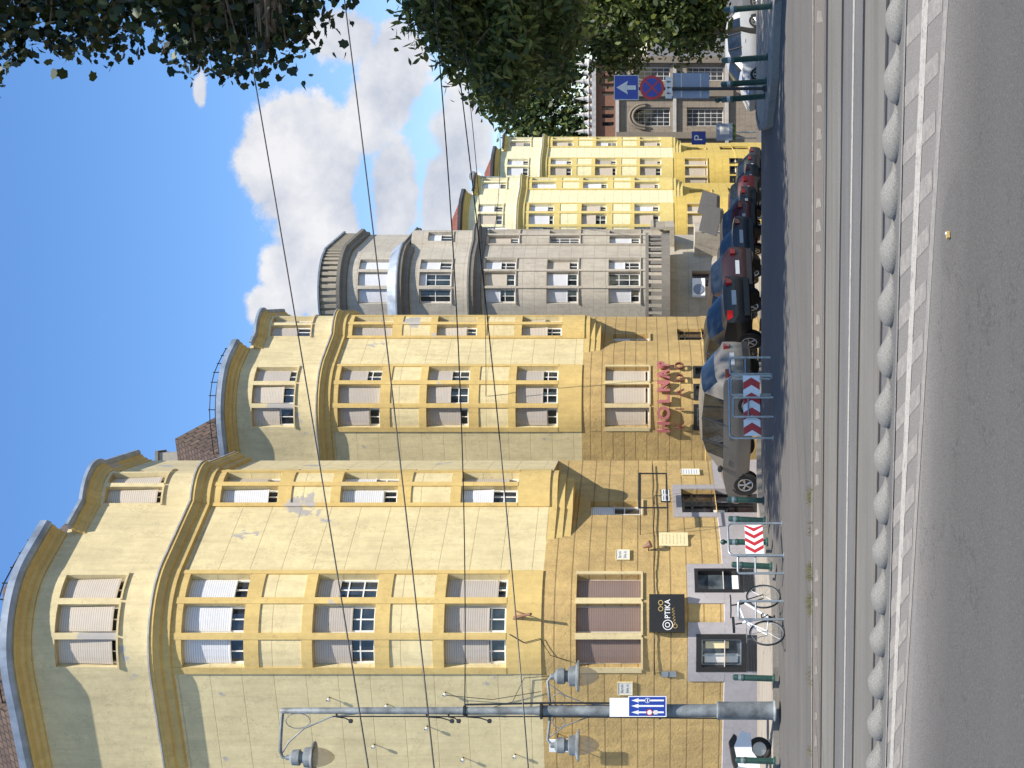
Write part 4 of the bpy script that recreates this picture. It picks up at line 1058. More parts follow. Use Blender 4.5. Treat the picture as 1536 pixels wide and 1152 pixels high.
# publisher lettering on the second house
T=thing('wall_lettering','dusty red letters reading HOLNAP KIADÓ on the curved yellow wall','lettering',onB(B2,LOW,1.35,.1,2.1))
base=Vector(T.location)
def curved(txt,z,size,mat,s0,s1,depth,bold=0):
    n=len(txt)
    for i,ch_ in enumerate(txt):
        s=s0+(s1-s0)*(i+.5)/n; t=LOW.tangent(s); p=onB(B2,LOW,s,.12,z)-base
        o=lettering(ch_,size,mat,T,p,right=(t.x,t.y,0),depth=depth,name='letter',sx=1.0)
        if bold:
            for v in o.data.vertices: pass
    return
def bold_letter(txt,z,size,mat,s0,s1,depth,off):
    n=len(txt)
    for i,ch_ in enumerate(txt):
        cu=bpy.data.curves.new('l','FONT'); cu.body=ch_; cu.size=size; cu.extrude=depth; cu.offset=off; cu.align_x='CENTER'; cu.align_y='CENTER'
        o=bpy.data.objects.new('l',cu); COL.objects.link(o); me=bpy.data.meshes.new_from_object(o.evaluated_get(bpy.context.evaluated_depsgraph_get()))
        bpy.data.objects.remove(o); bpy.data.curves.remove(cu)
        me.materials.clear(); me.materials.append(mat); o=bpy.data.objects.new('letter',me); link(o,T)
        s=s0+(s1-s0)*(i+.5)/n; t=LOW.tangent(s); p=onB(B2,LOW,s,.14,z)-base
        x=Vector((t.x,t.y,0)); zv=Vector((0,0,1)); nn=x.cross(zv)
        Mx=Matrix((x,zv,nn)).transposed().to_4x4(); Mx.translation=p; o.matrix_local=Mx
zH=CZ-(996-VH)*53.2/F+.27; zK=CZ-(1020-VH)*53.2/F+.27
bold_letter('HOLNAP',zH,.60,M['letter_pink'],.0,2.75,.06,.022)
bold_letter('KIADÓ',zK,.46,M['letter_brown'],.0,2.75,.04,.0)

# ------------------------------------------------------------------ things on the roofs and grey house
def ac_unit(loc,rz,lab):
    T=thing('air_conditioner',lab,'air conditioner',loc,rz,'wall mounted air conditioners')
    mb=MB(); mb.box((0,0,0),(.85,.3,.6)); mb.build('casing',M['white'],T)
    mb=MB(); mb.lathe([(.0,0),(.23,0),(.23,.02),(.25,.02)],(-.12,-.155,0),20,Matrix.Rotation(R(90),3,'X')); mb.build('fan_grille',M['panel_grey'],T)
    mb=MB(); mb.box((-.3,.2,-.33),(.04,.5,.04)); mb.box((.3,.2,-.33),(.04,.5,.04)); mb.build('bracket',M['steel'],T)
t=LOW.tangent(1.2)
ac_unit(onB(B3,LOW,.9,.25,.1),math.atan2(t.y,t.x),'white air conditioner low on the grey house under its balcony')
t=LOW.tangent(lEN-.1); ac_unit(P(797,752,75.2),R(15),'white air conditioner high on the right end of the grey house')
T=thing('satellite_dish','white satellite dish on the roof of the pale lemon house','satellite dish',P(887,713,93))
mb=MB(); Mx=Matrix.Rotation(R(100),3,'X')@Matrix.Rotation(R(10),3,'Y')
mb.lathe([(.0,-.11),(.18,-.085),(.33,-.03),(.43,.03),(.44,.025),(.33,-.04),(.0,-.125)],(0,0,0),24,Mx); mb.build('dish',M['white'],T,smooth=60)
mb=MB(); mb.tube([(0,.2,0),(0,.25,-1.6)],.05); mb.tube([(0,.1,-.6),(0,-.8,-.1)],.025); mb.build('mast',M['steel'],T)
T=thing('chimney_cowl','grey ventilator cowl on the roof edge of the grey house','cowl',P(796,642,76)-Vector((0,0,.5)))
mb=MB(); mb.tube([(0,0,-1.4),(0,0,.2)],.07); mb.build('pipe',M['gutter'],T)
mb=MB(); mb.lathe([(.05,0),(.24,.05),(.26,.2),(.18,.3),(.24,.42),(.0,.55)],(0,0,.15),14); mb.build('cap',M['gutter'],T,smooth=40)
T=thing('antenna_mast','thin antenna mast above the roof of the red lettered house','antenna',P(655,470,60))
mb=MB(); mb.tube([(0,0,-1.5),(0,0,.05),(.02,0,2.3)],.03); mb.build('mast',M['iron'],T); mb=MB()
for z in (1.2,1.6,2.0): mb.tube([(-.3,0,z),(.3,0,z)],.012,5)
mb.build('crossbar',M['iron'],T)
for (b,lab,sz) in ((B1,'iron snow guard rail on the roof of the optician house',0),(B2,'iron snow guard rail on the roof of the red lettered house',1)):
    T=thing('snow_guard',lab,'roof rail',b.location,0,'roof rails'); mb=MB()
    pts=[LOW.p(s,-.1,18.5) for s in (-2,-1,-.3,.3,.8,1.34,1.9,2.4,3,3.6,4.2)]
    mb.tube(pts,.018,5); mb.tube([p-Vector((0,0,.2)) for p in pts],.018,5); mb.build('rail',M['iron'],T)
    for p in pts:
        mb=MB(); mb.tube([p+Vector((0,0,.05)),p-Vector((0,0,.7))],.018,5); mb.build('stay',M['iron'],T)
# chimneys and the cream fire wall beyond the first roof
def chimney(loc,w,d,h,lab,mat,rz=0):
    T=thing('chimney',lab,'chimney',loc,rz); mb=MB(); mb.box((0,0,h/2),(w,d,h)); mb.build('stack',mat,T); mb=MB(); mb.box((0,0,h+.06),(w+.14,d+.14,.12)); mb.build('cap',M['grey_dark'],T)
chimney((-3.1,57.5,18.5),.9,.9,2.9,'grey rendered chimney on the left end of the red lettered house roof',M['grey'],0)
T=thing('fire_wall','cream rendered fire wall rising behind the roof at the upper left corner','wall',(0,0,0))
mb=MB(); a=onB(B1,LOW,-14,-3.3,0); b=onB(B1,LOW,-1.5,-3.3,0); mb.prism([(a.x,a.y,12),(b.x,b.y,12),(b.x,b.y,19.4),((a.x*.15+b.x*.85),(a.y*.15+b.y*.85),22.4),(a.x,a.y,24)],(.12,.3,0)); mb.build('render',M['top'],T)
mb=MB(); mb.prism([(b.x,b.y-.02,19.4),(b.x,b.y-.02,19.55),((a.x*.15+b.x*.85),(a.y*.15+b.y*.85)-.02,22.55),((a.x*.15+b.x*.85),(a.y*.15+b.y*.85)-.02,22.4)],(.12,.36,0)); mb.build('coping',M['tile_red'],T)
# bird in flight
T=thing('pigeon','dark pigeon flying above the red lettered house','bird',P(678,404,58))
mb=MB(); mb.tube([(-.22,0,.0),(-.12,0,.02),(0,0,.02),(.12,0,.03),(.17,0,.05),(.21,0,.05)],[.01,.05,.075,.06,.04,.008],10); mb.prism([(-.2,-.03,0),(-.36,-.07,-.01),(-.36,.07,-.01),(-.2,.03,0)],(0,0,.012)); mb.build('body',M['iron'],T,smooth=50)
for s in (-1,1):
    mb=MB(); mb.prism([(.1,.04*s,.04),(-.1,.04*s,.04),(-.16,.28*s,.16),(-.06,.46*s,.18),(.06,.30*s,.17)],(0,0,.012)); mb.build('wing',M['iron'],T)
# awnings in front of the grey and lemon houses
for i,(u,v,d,w,lab) in enumerate(((822,1068,64,1.2,'grey fabric awning slanting over the pavement by the grey house'),(846,1064,70,1.1,'dark edged grey fabric awning slanting beside the lemon house'))):
    c=P(u,v,d); T=thing('awning',lab,'awning',c,R(-20)); mb=MB()
    mb.prism([(-w/2,-.5,-.2),(w/2,-.5,-.45),(w/2,.5,.25),(-w/2,.5,.5)],(0,.03,.05)); mb.build('canopy',M['awning'],T)
    mb=MB(); mb.box((0,-.5,-.4),(w*.9,.03,.15)); mb.build('valance',M['awning'],T)
    for x in (-w/2+.1,w/2-.1):
        mb=MB(); mb.tube([(x,.5,.2),(x,-.45,-.42)],.03,6); mb.build('support_arm',M['steel'],T)
c=P(945,1048,100); T=board('parking_sign','blue parking sign with white P beside the farthest lemon house','sign',c,.9,.95,M['blue']); lettering('P',.8,M['white'],T,(0,-.012,0)); mb=MB(); mb.tube([(0,.04,.4),(0,.04,-3.9)],.04); mb.build('pole',M['steel'],T)
c=P(954,1089,95); T=board('billboard','poster board with grey picture and green edge under the parking sign','billboard',c,1.1,1.25,M['panel_grey']); mb=MB(); mb.box((0,-.012,-.52),(1.1,.01,.2)); mb.build('green_edge',M['leaf_bright'],T); mb=MB(); mb.box((.1,-.012,.1),(.5,.01,.6)); mb.build('picture',M['plate'],T); mb=MB(); mb.tube([(0,.05,-.6),(0,.05,-1.9)],.05); mb.build('leg',M['steel'],T)

c=G(799,1424,.012); T=thing('litter','small crumpled orange and white scrap lying on the near dark lane','litter',(c.x,c.y,.012),.5)
mb=MB(); mb.prism([(-.035,-.02,0),(.03,-.025,0),(.04,.01,0),(.0,.03,0),(-.03,.02,0)],(0,0,.025)); mb.build('wrapper',M['gold'],T)
mb=MB(); mb.prism([(.0,-.015,.026),(.03,-.01,.026),(.02,.015,.026)],(0,0,.008)); mb.build('label_patch',M['white'],T)
# ------------------------------------------------------------------ cars
def car_paint(name,col): 
    return simple(name,[k*.8 for k in col],.42,.1,.05,3,coat=.25,spec=.35)
SPECS={
 # x, zlow, zbelt, ztop, wlow, wbelt, wtop   (x forward from rear)
 'hatch':(4.15,[(0.0,.42,.62,.66,.66,.70,.60),(.05,.30,.95,1.0,.78,.82,.66),(.22,.24,1.0,1.18,.82,.86,.66),(.62,.22,.98,1.50,.84,.87,.58),(1.35,.22,.96,1.55,.85,.88,.60),(2.05,.22,.94,1.52,.85,.88,.60),(2.45,.22,.93,1.40,.85,.88,.60),(3.02,.22,.92,1.0,.85,.87,.70),(3.55,.22,.82,.88,.84,.85,.64),(3.95,.24,.68,.74,.78,.80,.6),(4.15,.36,.56,.6,.6,.64,.5)]),
 'sedan':(4.5,[(0.0,.42,.70,.76,.66,.70,.60),(.06,.30,.92,.98,.80,.84,.68),(.55,.24,.96,1.02,.84,.87,.68),(1.10,.22,.95,1.36,.84,.87,.56),(1.65,.22,.93,1.43,.85,.88,.58),(2.3,.22,.92,1.42,.85,.88,.58),(2.75,.22,.91,1.28,.85,.88,.58),(3.3,.22,.90,.96,.85,.87,.70),(3.85,.22,.80,.86,.84,.85,.64),(4.3,.24,.66,.72,.78,.80,.6),(4.5,.36,.56,.6,.6,.64,.5)]),
}
def make_car(kind,paint,label,loc,rz,scale=(1,1,1)):
    L,st=SPECS[kind]; T=thing('parked_car',label,'car',loc,rz,'cars parked nose in along the side street'); T.scale=scale
    def ring(s):
        x,zl,zb,ztp,wl,wbt,wt=s; zm=(zl+zb)/2
        h=[(wl*.9,zl),(wl,zl+.1),(wbt*1.01,zm+.04),(wbt,zb),(wt,ztp-.05),(wt*.75,ztp-.005),(wt*.3,ztp+.012)]
        return [Vector((x,y,z)) for y,z in h]+[Vector((x,-y,z)) for y,z in reversed(h)]
    # refine stations by interpolation for smoothness
    rs=[ring(s) for s in st]; n=len(rs[0]); body=MB(); gl_={'rear':MB(),'side':MB(),'wind':MB()}
    roof=[i for i,s in enumerate(st) if s[3]-s[2]>.3]
    i0,i1=roof[0],roof[-1]
    for i in range(len(st)-1):
        for k in range(n):
            k2=(k+1)%n; q=[rs[i][k],rs[i][k2],rs[i+1][k2],rs[i+1][k]]
            band=min(k,n-2-k) if k<n-1 else -1
            tgt=body
            if band==3 and k in (3,n-5):      # belt to roof edge
                if i0<=i<i1: tgt=gl_['side']
            if band>=4:
                if i==i1: tgt=gl_['wind']
                if i==i0-1: tgt=gl_['rear']
            tgt.face(q)
    body.face(rs[0]); body.face(list(reversed(rs[-1])))
    body.build('body',paint,T,smooth=38)
    for k_,nm in (('rear','rear_window'),('side','side_window'),('wind','windscreen')):
        o=gl_[k_].build(nm,M['carglass'],T,smooth=30)
    pil=MB()
    for s in (-1,1):
        for fx in (.34,.66):
            i=i0+(i1-i0)*fx; a=int(i); f=i-a
            A=rs[a][3].lerp(rs[a+1][3],f); B=rs[a][4].lerp(rs[a+1][4],f)
            A=Vector((A.x,A.y*s*1.004,A.z)); B=Vector((B.x,B.y*s*1.01,B.z)); pil.tube([A,B],.03,6)
    pil.build('door_pillar',M['blacktrim'],T)
    for x in (L*.19,L*.80):
        for s in (-1,1):
            Mx=Matrix.Rotation(R(-90*s),3,'X')
            mb=MB(); mb.lathe([(.36,-.14),(.365,.018),(.33,.02),(.0,.01)],(x,.84*s,.33),24,Mx); ar=mb.build('wheel_arch',M['blacktrim'],T,smooth=40)
            mb=MB(); mb.lathe([(.20,-.1),(.29,-.1),(.315,-.06),(.315,.02),(.295,.045),(.20,.04)],(x,.835*s,.315),24,Mx); w=mb.build('wheel',M['tyre'],T,smooth=40)
            mb=MB(); mb.lathe([(.205,.03),(.20,.05),(.175,.045),(.17,.02)],(x,.835*s,.315),24,Mx); mb.lathe([(.05,.0),(.05,.045),(0,.05)],(x,.835*s,.315),12,Mx)
            for k in range(5):
                for dd in (-.13,.13):
                    t=2*math.pi*k/5+.3; mb.tube([(x+.03*math.cos(t),.875*s,.315+.03*math.sin(t)),(x+.185*math.cos(t+dd),.872*s,.315+.185*math.sin(t+dd))],.014,5)
            mb.build('rim',M['rim'],w)
    zb=st[1][2]
    for s in (-1,1):
        mb=MB(); mb.box((.06,.62*s,zb-.08),(.12,.30,.15),rotz(-.35*s)); mb.build('tail_light',M['tail_lit' if 'large lit' in label else 'taillight'],T)
        mb=MB(); mb.box((L-.22,.62*s,.64),(.22,.26,.12),rotz(.5*s)@Matrix.Rotation(.35,3,'Y')); mb.build('headlight',M['headlight'],T)
        i=len(st)-4; mx=st[i1][0]+.28
        mb=MB(); mb.tube([(mx,.84*s,.98),(mx,.93*s,1.0),(mx-.01,1.02*s,1.01)],[.03,.075,.06],8); mb.build('wing_mirror',M['blacktrim'],T,smooth=50)
        for hx_ in (.42,.62):
            mb=MB(); mb.box((L*hx_,.893*s,.80),(.18,.025,.03)); mb.build('door_handle',paint,T)
    mb=MB(); mb.box((.02,0,.74 if kind=='hatch' else .72),(.06,.52,.115)); o=mb.build('number_plate',M['number_plate'],T)
    mb=MB(); mb.box((.0,0,.40),(.12,1.36,.14)); mb.build('rear_bumper',M['blacktrim'],T)
    return T
cars=[('hatch',(.185,.17,.15),'silver beige hatchback parked nose in behind the wide chevron barrier',(.62,36.5),144,(1,1,.97)),
 ('sedan',(.012,.012,.014),'black saloon with a large lit red tail lamp right of the silver hatchback',(2.35,40.2),128,(1,1,1.06)),
 ('hatch',(.03,.012,.013),'very dark red hatchback behind the black saloon',(3.5,44.3),124,(1,1,1.02)),
 ('sedan',(.02,.026,.04),'dark navy saloon with pale blue rear window, fourth along the row',(4.85,48.6),118,(1,1,1)),
 ('hatch',(.09,.012,.014),'dark red hatchback with a wide rear window, midway down the row',(6.0,54),112,(1,1,.98)),
 ('sedan',(.016,.016,.018),'black saloon midway down the shaded row, past the dark red hatchback',(7.3,60),110,(1,1,1)),
 ('hatch',(.07,.01,.012),'red hatchback under the grey awnings',(8.6,66),108,(1,1,1)),
 ('sedan',(.05,.055,.06),'dark grey saloon beyond the red hatchback',(10.2,73.5),108,(1,1,1)),
 ('hatch',(.015,.015,.017),'black hatchback in front of the farthest lemon house',(12.0,82),108,(1,1,1)),
 ('sedan',(.03,.03,.035),'last dark saloon in the row, below the poster board',(13.7,90),108,(1,1,1))]
for i,(kd,col,lab,(x,y),az,sc) in enumerate(cars):
    h=R(az); slope=Vector((x,y))
    make_car(kd,car_paint('car_paint_%d'%i if False else 'car_paint',col),lab,(x,y,zt(y)),h,sc)
make_car('hatch',car_paint('car_paint',(.55,.55,.54)),'white hatchback parked under the trees at the right edge',(15.4,62,zt(62)+.12),R(200))
make_car('sedan',car_paint('car_paint',(.16,.165,.17)),'grey saloon half hidden behind the right edge bollard',(17.5,66,zt(66)+.12),R(190))

# ------------------------------------------------------------------ gothic building
def gothic():
    d=128; c=P(1003,1100,d); zb=zt(125); T=thing('gothic_building','brown stone and brick gothic building with white pinnacles behind the signpost','building',(c.x,d,zb))
    k=d/F; X=lambda u:(u-1003)*k; Z=lambda v: CZ-(v-VH)*k-zb
    x0,x1=X(938),X(1062)
    pth=Path([(x0-3,6),(x0-3,0),(x1,0),(x1,8)],1)
    off=-(x0-3)
    S=lambda u: X(u)+off
    wins=[]
    for uc in (977,1045): wins.append((S(uc-14),S(uc+14)))
    ops=[(a,b,Z(1005),Z(948)) for a,b in wins]+[(a,b,Z(1085),Z(1030)) for a,b in wins]
    mb=MB(); wall(mb,pth,pth.s[0],pth.s[-1],-1,Z(925),ops,depth=.5); mb.build('stone_wall',M['stone'],T)
    mb=MB(); small=[(S(u-3),S(u+3),Z(921),Z(903)) for u in (966,978,990,1012,1024,1036,1048)]; wall(mb,pth,pth.s[0],pth.s[-1],Z(925),Z(893),small,depth=.3); mb.build('brick_band',M['brick'],T)
    for a,b,c_,d_ in ops: window(T,pth,a,b,c_,d_,None,(3,5),depth=.45,frame='frame_white',sill=False)
    for a,b,c_,d_ in small: window(T,pth,a,b,c_,d_,None,(0,0),depth=.28,sill=False,frame='frame_brown')
    for a,b in wins:      # pointed arch mouldings filling the upper corners of the tall windows
        w=b-a; xm=(a+b)/2-off; zt_=Z(948)
        mb=MB()
        for r,dp in ((w*.5+.28,.12),(w*.5+.05,.2)):
            pts=[(xm-r*math.cos(t),-dp,Z(968)+ (1.25*r)*math.sin(t)) for t in [math.pi*k/20 for k in range(21)]]
            mb.tube(pts,.12,8)
        mb.build('arch_moulding',M['stone'],T,smooth=50)
        mb=MB(); n=14
        for sg in (-1,1):
            arcp=[(xm+sg*(w/2)*math.cos(t),0,Z(968)+(zt_-Z(968))*math.sin(t)) for t in [math.pi/2*k/n for k in range(n+1)]]
            mb.prism([(p[0],.1,p[2]) for p in arcp]+[(xm+sg*w/2,.1,zt_+.02),], (0,.25,0))
        mb.build('arch_spandrel',M['stone'],T)
    mb=MB()
    for u in (948,1011,1061): mb.box((X(u),-.2,Z(1012)/1-0),(.55,.5,Z(925)-Z(1100)))
    mb.build('buttress',M['stone'],T)
    for v,h,o,m in ((891,.35,.35,'lead'),(926,.3,.3,'stone_light'),(1012,.28,.25,'stone_light'),(1090,.3,.3,'stone_light')):
        mb=MB(); sbox(mb,pth,pth.s[0],pth.s[-1],0,o,Z(v)-h/2,Z(v)+h/2); mb.build('cornice',M[m],T)
    for i,u in enumerate((943,955,968,980,992,1004,1017,1030,1043,1056)):
        mb=MB(); h=Z(862) if i%2 else Z(876); b=Z(890)
        mb.lathe([(.26,b),(.26,b+.35),(.34,b+.4),(.22,b+.5),(.16,b+.8),(.2,b+.84),(.0,h)],(X(u),0,0),8); mb.build('pinnacle',M['stone_light'],T)
    mb=MB(); wall(mb,pth,pth.s[0],pth.s[-1],Z(893),Z(884),()); mb.build('parapet',M['brick'],T)
    mb=MB(); mb.face([(x0-3,.1,Z(884)),(x1,.1,Z(884)),(x1,8,Z(884)),(x0-3,8,Z(884))]); mb.build('roof',M['lead'],T)
gothic()

# ------------------------------------------------------------------ trees
def leaf_shape(kind):
    if kind=='plane':
        a=[(0,-.5),(.24,-.36),(.44,-.20),(.36,0),(.42,.22),(.2,.27),(0,.5),(-.2,.27),(-.42,.22),(-.36,0),(-.44,-.20),(-.24,-.36)]
    elif kind=='lance':
        a=[(0,-.5),(.17,-.15),(.15,.12),(0,.5),(-.15,.12),(-.17,-.15)]
    else:
        a=[(0,-.5),(.3,-.1),(.22,.25),(0,.5),(-.22,.25),(-.3,-.1)]
    return np.array([(x,y,-.25*abs(x)) for x,y in a])
def leaves(blobs,n,size,kind,clump=.55,seed=1,droop=.3):
    rg=np.random.default_rng(seed); sh=leaf_shape(kind); m=len(sh)
    vol=np.array([b[1][0]*b[1][1]*b[1][2] for b in blobs])**.8; vol/=vol.sum()
    cnt=np.maximum(1,(vol*n).astype(int)); C=[]
    for (c,r),k in zip(blobs,cnt):
        # leaf sprays: clump centres spread through the blob, thinner in the middle
        nc=max(6,int(k/26)); u=rg.normal(size=(nc,3)); u/=np.linalg.norm(u,axis=1)[:,None]
        rad=rg.random(nc)**.42
        cc=np.array(c)+u*rad[:,None]*np.array(r)
        idx=rg.integers(0,nc,k); C.append(cc[idx]+np.clip(rg.normal(size=(k,3)),-1.5,1.5)*clump*np.array([1,1,.75]))
    C=np.concatenate(C); n=len(C)
    s=size*(.6+.8*rg.random(n))
    ax=rg.normal(size=(n,3)); ax[:,2]-=droop; ax/=np.linalg.norm(ax,axis=1)[:,None]
    t=rg.normal(size=(n,3)); t[:,2]+=.9; nx=np.cross(ax,t); nx/=np.linalg.norm(nx,axis=1)[:,None]; nz=np.cross(nx,ax)
    V=C[:,None,:]+s[:,None,None]*(sh[None,:,0:1]*nx[:,None,:]+sh[None,:,1:2]*ax[:,None,:]+sh[None,:,2:3]*nz[:,None,:])
    return V.reshape(-1,3),n,m
def leaf_obj(name,mat,parent,data):
    V,n,m=data; me=bpy.data.meshes.new(name)
    me.vertices.add(n*m); me.vertices.foreach_set('co',V.astype(np.float32).ravel())
    me.loops.add(n*m); me.loops.foreach_set('vertex_index',np.arange(n*m,dtype=np.int32))
    me.polygons.add(n); me.polygons.foreach_set('loop_start',np.arange(0,n*m,m,dtype=np.int32)); me.polygons.foreach_set('loop_total',np.full(n,m,dtype=np.int32))
    me.update(calc_edges=True); me.materials.append(mat)
    return link(bpy.data.objects.new(name,me),parent)
def tree(name,label,base,blobs,n,size,kind,mat,seed,trunk_r=.28,fork=4.0,group=None,clump=.5,twigs=2,upright=False):
    base=Vector(base); T=thing(name,label,'tree',base,0,group); rd=random.Random(seed)
    loc=[(Vector(c)-base,r) for c,r in blobs]
    mb=MB(); top=Vector((rd.uniform(-.4,.4),rd.uniform(-.3,.3),fork))
    mb.tube([(0,0,-.3),(0.02,0,.3),top*.5+Vector((.1,0,0)),top],[trunk_r*1.35,trunk_r,trunk_r*.9,trunk_r*.8],12)
    for c,r in loc:
        mid=top.lerp(c,.5)+Vector((rd.uniform(-.4,.4),rd.uniform(-.4,.4),rd.uniform(.1,.7)))
        if upright: mid=Vector((top.x*.8+c.x*.2,top.y*.8+c.y*.2,c.z*.92+top.z*.08))
        mb.tube([top-Vector((0,0,.2)),top.lerp(mid,.5)+Vector((0,0,.15)),mid,c],[trunk_r*.5,trunk_r*.38,trunk_r*.27,trunk_r*.12],7)
        for _ in range(twigs*4):
            e=c+Vector([rd.uniform(-1,1)*k*.85 for k in r]); s_=mid.lerp(c,rd.uniform(.2,1))
            mb.tube([s_,s_.lerp(e,.5)+Vector((0,0,.15)),e],[trunk_r*.12,trunk_r*.07,.012],5)
    mb.build('trunk',M['bark'],T,smooth=60)
    leaf_obj('crown',mat,T,leaves([(tuple(c),r) for c,r in loc],n,size,kind,clump,seed))
    return T
def PB(u,v,d,r): return (tuple(P(u,v,d)),r)
# big plane tree overhanging the junction from the right
bl=[PB(1136,330,25,(.8,1.6,.70)),PB(1178,230,24.5,(.85,1.6,.8)),PB(1198,130,25,(.85,1.7,.8)),PB(1178,440,25,(.8,1.6,.6)),PB(1178,40,25,(.4,1.2,.35)),PB(1215,300,25,(1.1,2,1.3)),PB(1215,110,25,(1.2,2,1.3)),PB(1104,410,25,(.50,.9,.35)),PB(1080,400,25,(.35,.6,.28)),PB(1104,310,25,(.45,.8,.4))]
bl+=[((6.6,21.5,19.5),(2.5,2.2,1.3)),((7.2,22,17.5),(2.5,2.5,1.5)),((6.8,24.5,15.3),(2.8,3,1.3)),((6.2,24.8,16.6),(2.4,2.6,1.4)),((9.5,25,14),(2.8,3,3)),((8,24,18.5),(4,4,2.2)),((7.6,25.5,19.5),(3.2,3,1.5)),((12,26,16),(3,4,4))]
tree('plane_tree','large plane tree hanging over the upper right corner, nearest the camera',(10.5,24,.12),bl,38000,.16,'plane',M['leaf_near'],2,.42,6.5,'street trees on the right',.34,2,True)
bl=[((9.4,34.5,16),(1.6,1.8,1.6)),((10.6,42,14.8),(1.7,2,1.9)),((12.2,46.5,16.2),(1.9,2,1.8)),((13,40,15),(2,2,2.5)),((9,32.5,17.5),(2.2,2,1.6)),((14,50,16),(2,2,2))]
tree('plane_tree','second plane tree whose foliage shows behind the first at the top right corner',(14.5,41,zt(41)+.12),bl,14000,.22,'plane',M['leaf_near'],3,.36,6.5,'street trees on the right',.4,2,True)
# second row, narrow leaved
bl=[PB(1125,630,31,(.55,1,.30)),PB(1150,665,31,(.8,1.4,.5)),PB(1085,690,32,(.75,1.2,.5)),PB(1105,760,32,(.9,1.6,.7)),PB(1025,745,33,(.6,1,.45)),PB(1060,760,33,(.7,1.2,.5)),PB(1150,760,33,(1.2,1.8,.9)),PB(1140,840,34,(.9,1.6,.6)),PB(1190,700,33,(1.3,2,1.6)),PB(1075,830,34,(.7,1.1,.5)),PB(995,755,33.5,(.45,.7,.35)),PB(1230,600,32,(.8,1.5,1.0))]
tree('ash_tree','narrow leaved dark tree at the right edge over the green bollards',(12.0,35,zt(35)+.12),bl,10000,.25,'lance',M['leaf_dark'],4,.26,4.0,'street trees on the right',.30)
tr3=[((14.2,52,6.6),(3,3,1.6)),((15,53,8.4),(3.2,3.2,2.6)),((12.3,51,8.0),(2.2,2.5,2)),((18,52,7),(3,3,2.4))]
tree('lime_tree','dark leafy tree behind the narrow leaved tree, over the right pavement',(15.5,53,zt(53)+.12),tr3,14000,.30,'oval',M['leaf_dark'],6,.28,4.2,'street trees on the right',.5)
tr4=[((16.8,70,8.2),(2.6,3,2.0)),((18.5,71,9.5),(3.5,3.2,2.8)),((15.8,70,9.6),(2.0,2.4,1.8)),((21,70,5),(3,3,3)),((20,71,1),(3,2.5,2.4))]
tree('lime_tree','dark leafy tree farther down the right pavement, left of the shrubs',(19.5,70.5,zt(70)+.12),tr4,13000,.34,'oval',M['leaf_dark'],7,.28,3.8,'street trees on the right',.55)
tr5=[((20.5,92,9.6),(3.2,3,2.4)),((23,93,11),(4,3.6,3)),((19.8,92,11.4),(2.4,2.4,2.2)),((28,92,8),(3,3,3))]
tree('lime_tree','tree farthest down the right pavement, next to the gothic building',(25,93,zt(93)+.12),tr5,11000,.40,'oval',M['leaf_dark'],8,.28,3.8,'street trees on the right',.6)
tr6=[((22.5,143,9.5),(3.5,3,3.4)),((27,144,12),(4.5,3,4.5)),((32,144,13),(5,3,5)),((38,144,12),(6,3,6)),((24,143,14),(3,3,2.6)),((30,143,17),(4,3,3))]
tree('hillside_tree','broad green tree rising behind the gothic building pinnacles',(30,145,-7),tr6,15000,.55,'oval',M['leaf_dark'],9,.4,8,None,.8)
tr7=[PB(1085,930,96,(2.2,2,2.4)),PB(1120,900,96,(3,2,3)),PB(1150,960,98,(3,2,3.5)),PB(1095,1020,97,(1.8,2,2)),PB(1130,1050,97,(2.4,2,2))]
tree('lime_tree','mid green tree beyond the white hatchback, right of the gothic building',(P(1120,1100,97).x,97,zt(97)),tr7,9000,.36,'oval',M['leaf_dark'],14,.22,3.0,'street trees on the right',.6)
sh=[PB(1140,1005,47,(.9,.9,1.3)),PB(1155,1040,47,(1.0,1,.9)),PB(1128,1058,47,(.6,.7,.6)),PB(1165,975,47,(.8,.9,1.1)),PB(1132,940,48,(.6,.8,.8)),PB(1145,920,48,(.8,.9,.8))]
tree('shrub','bright yellow green shrub behind the white cars on the right',(P(1105,1100,47).x,47,zt(47)+.1),sh,9000,.22,'oval',M['leaf_bright'],12,.09,1.2,None,.28)

# ------------------------------------------------------------------ overhead wires
def sag(a,b,s,n=24):
    return [a.lerp(b,k/n)-Vector((0,0,s*4*(k/n)*(1-k/n))) for k in range(n+1)]
def owire(lab,a,b,s,r=.016):
    mb=MB(); mb.tube(sag(a,b,s),r,6); o=mb.build('overhead_wire',M['wire'],None,smooth=60); tag(o,lab,'wire','overhead wires crossing the street')
def ext(u0,v0,d0,u1,v1,d1,e0,e1):
    a=P(u0,v0,d0); b=P(u1,v1,d1); return a-(b-a)*e0, b+(b-a)*e1
a,b=ext(0,548,19,1070,372,24,.35,.35); owire('highest black overhead wire, running up into the plane tree',a,b,.06,.011)
a,b=ext(0,645,19,1152,512,24,.35,.35); owire('second highest black overhead wire, crossing the whole street',a,b,.08,.011)
mb=None; A=P(84,697,30.15); b=P(1152,633,26)
owire('overhead wire tied to the lamp post shaft',A,b+(b-A)*.3,-.0+.30,.012)
a,b=ext(0,785,25,1060,678,30,.2,.3); owire('lowest thick overhead wire, passing in front of the bow windows',a,b,.18,.013)
a=P(1050,690,45); b=P(560,735,57); owire('thin overhead wire above the grey house roof',a+(a-b)*.3,onB(B2,UP,1.3,.03,8.6),.3,.012)
a=P(1000,705,60); owire('thin slack wire between the lemon houses and the trees',a+(a-P(800,690,80))*.6,P(797,740,78),.5,.014)

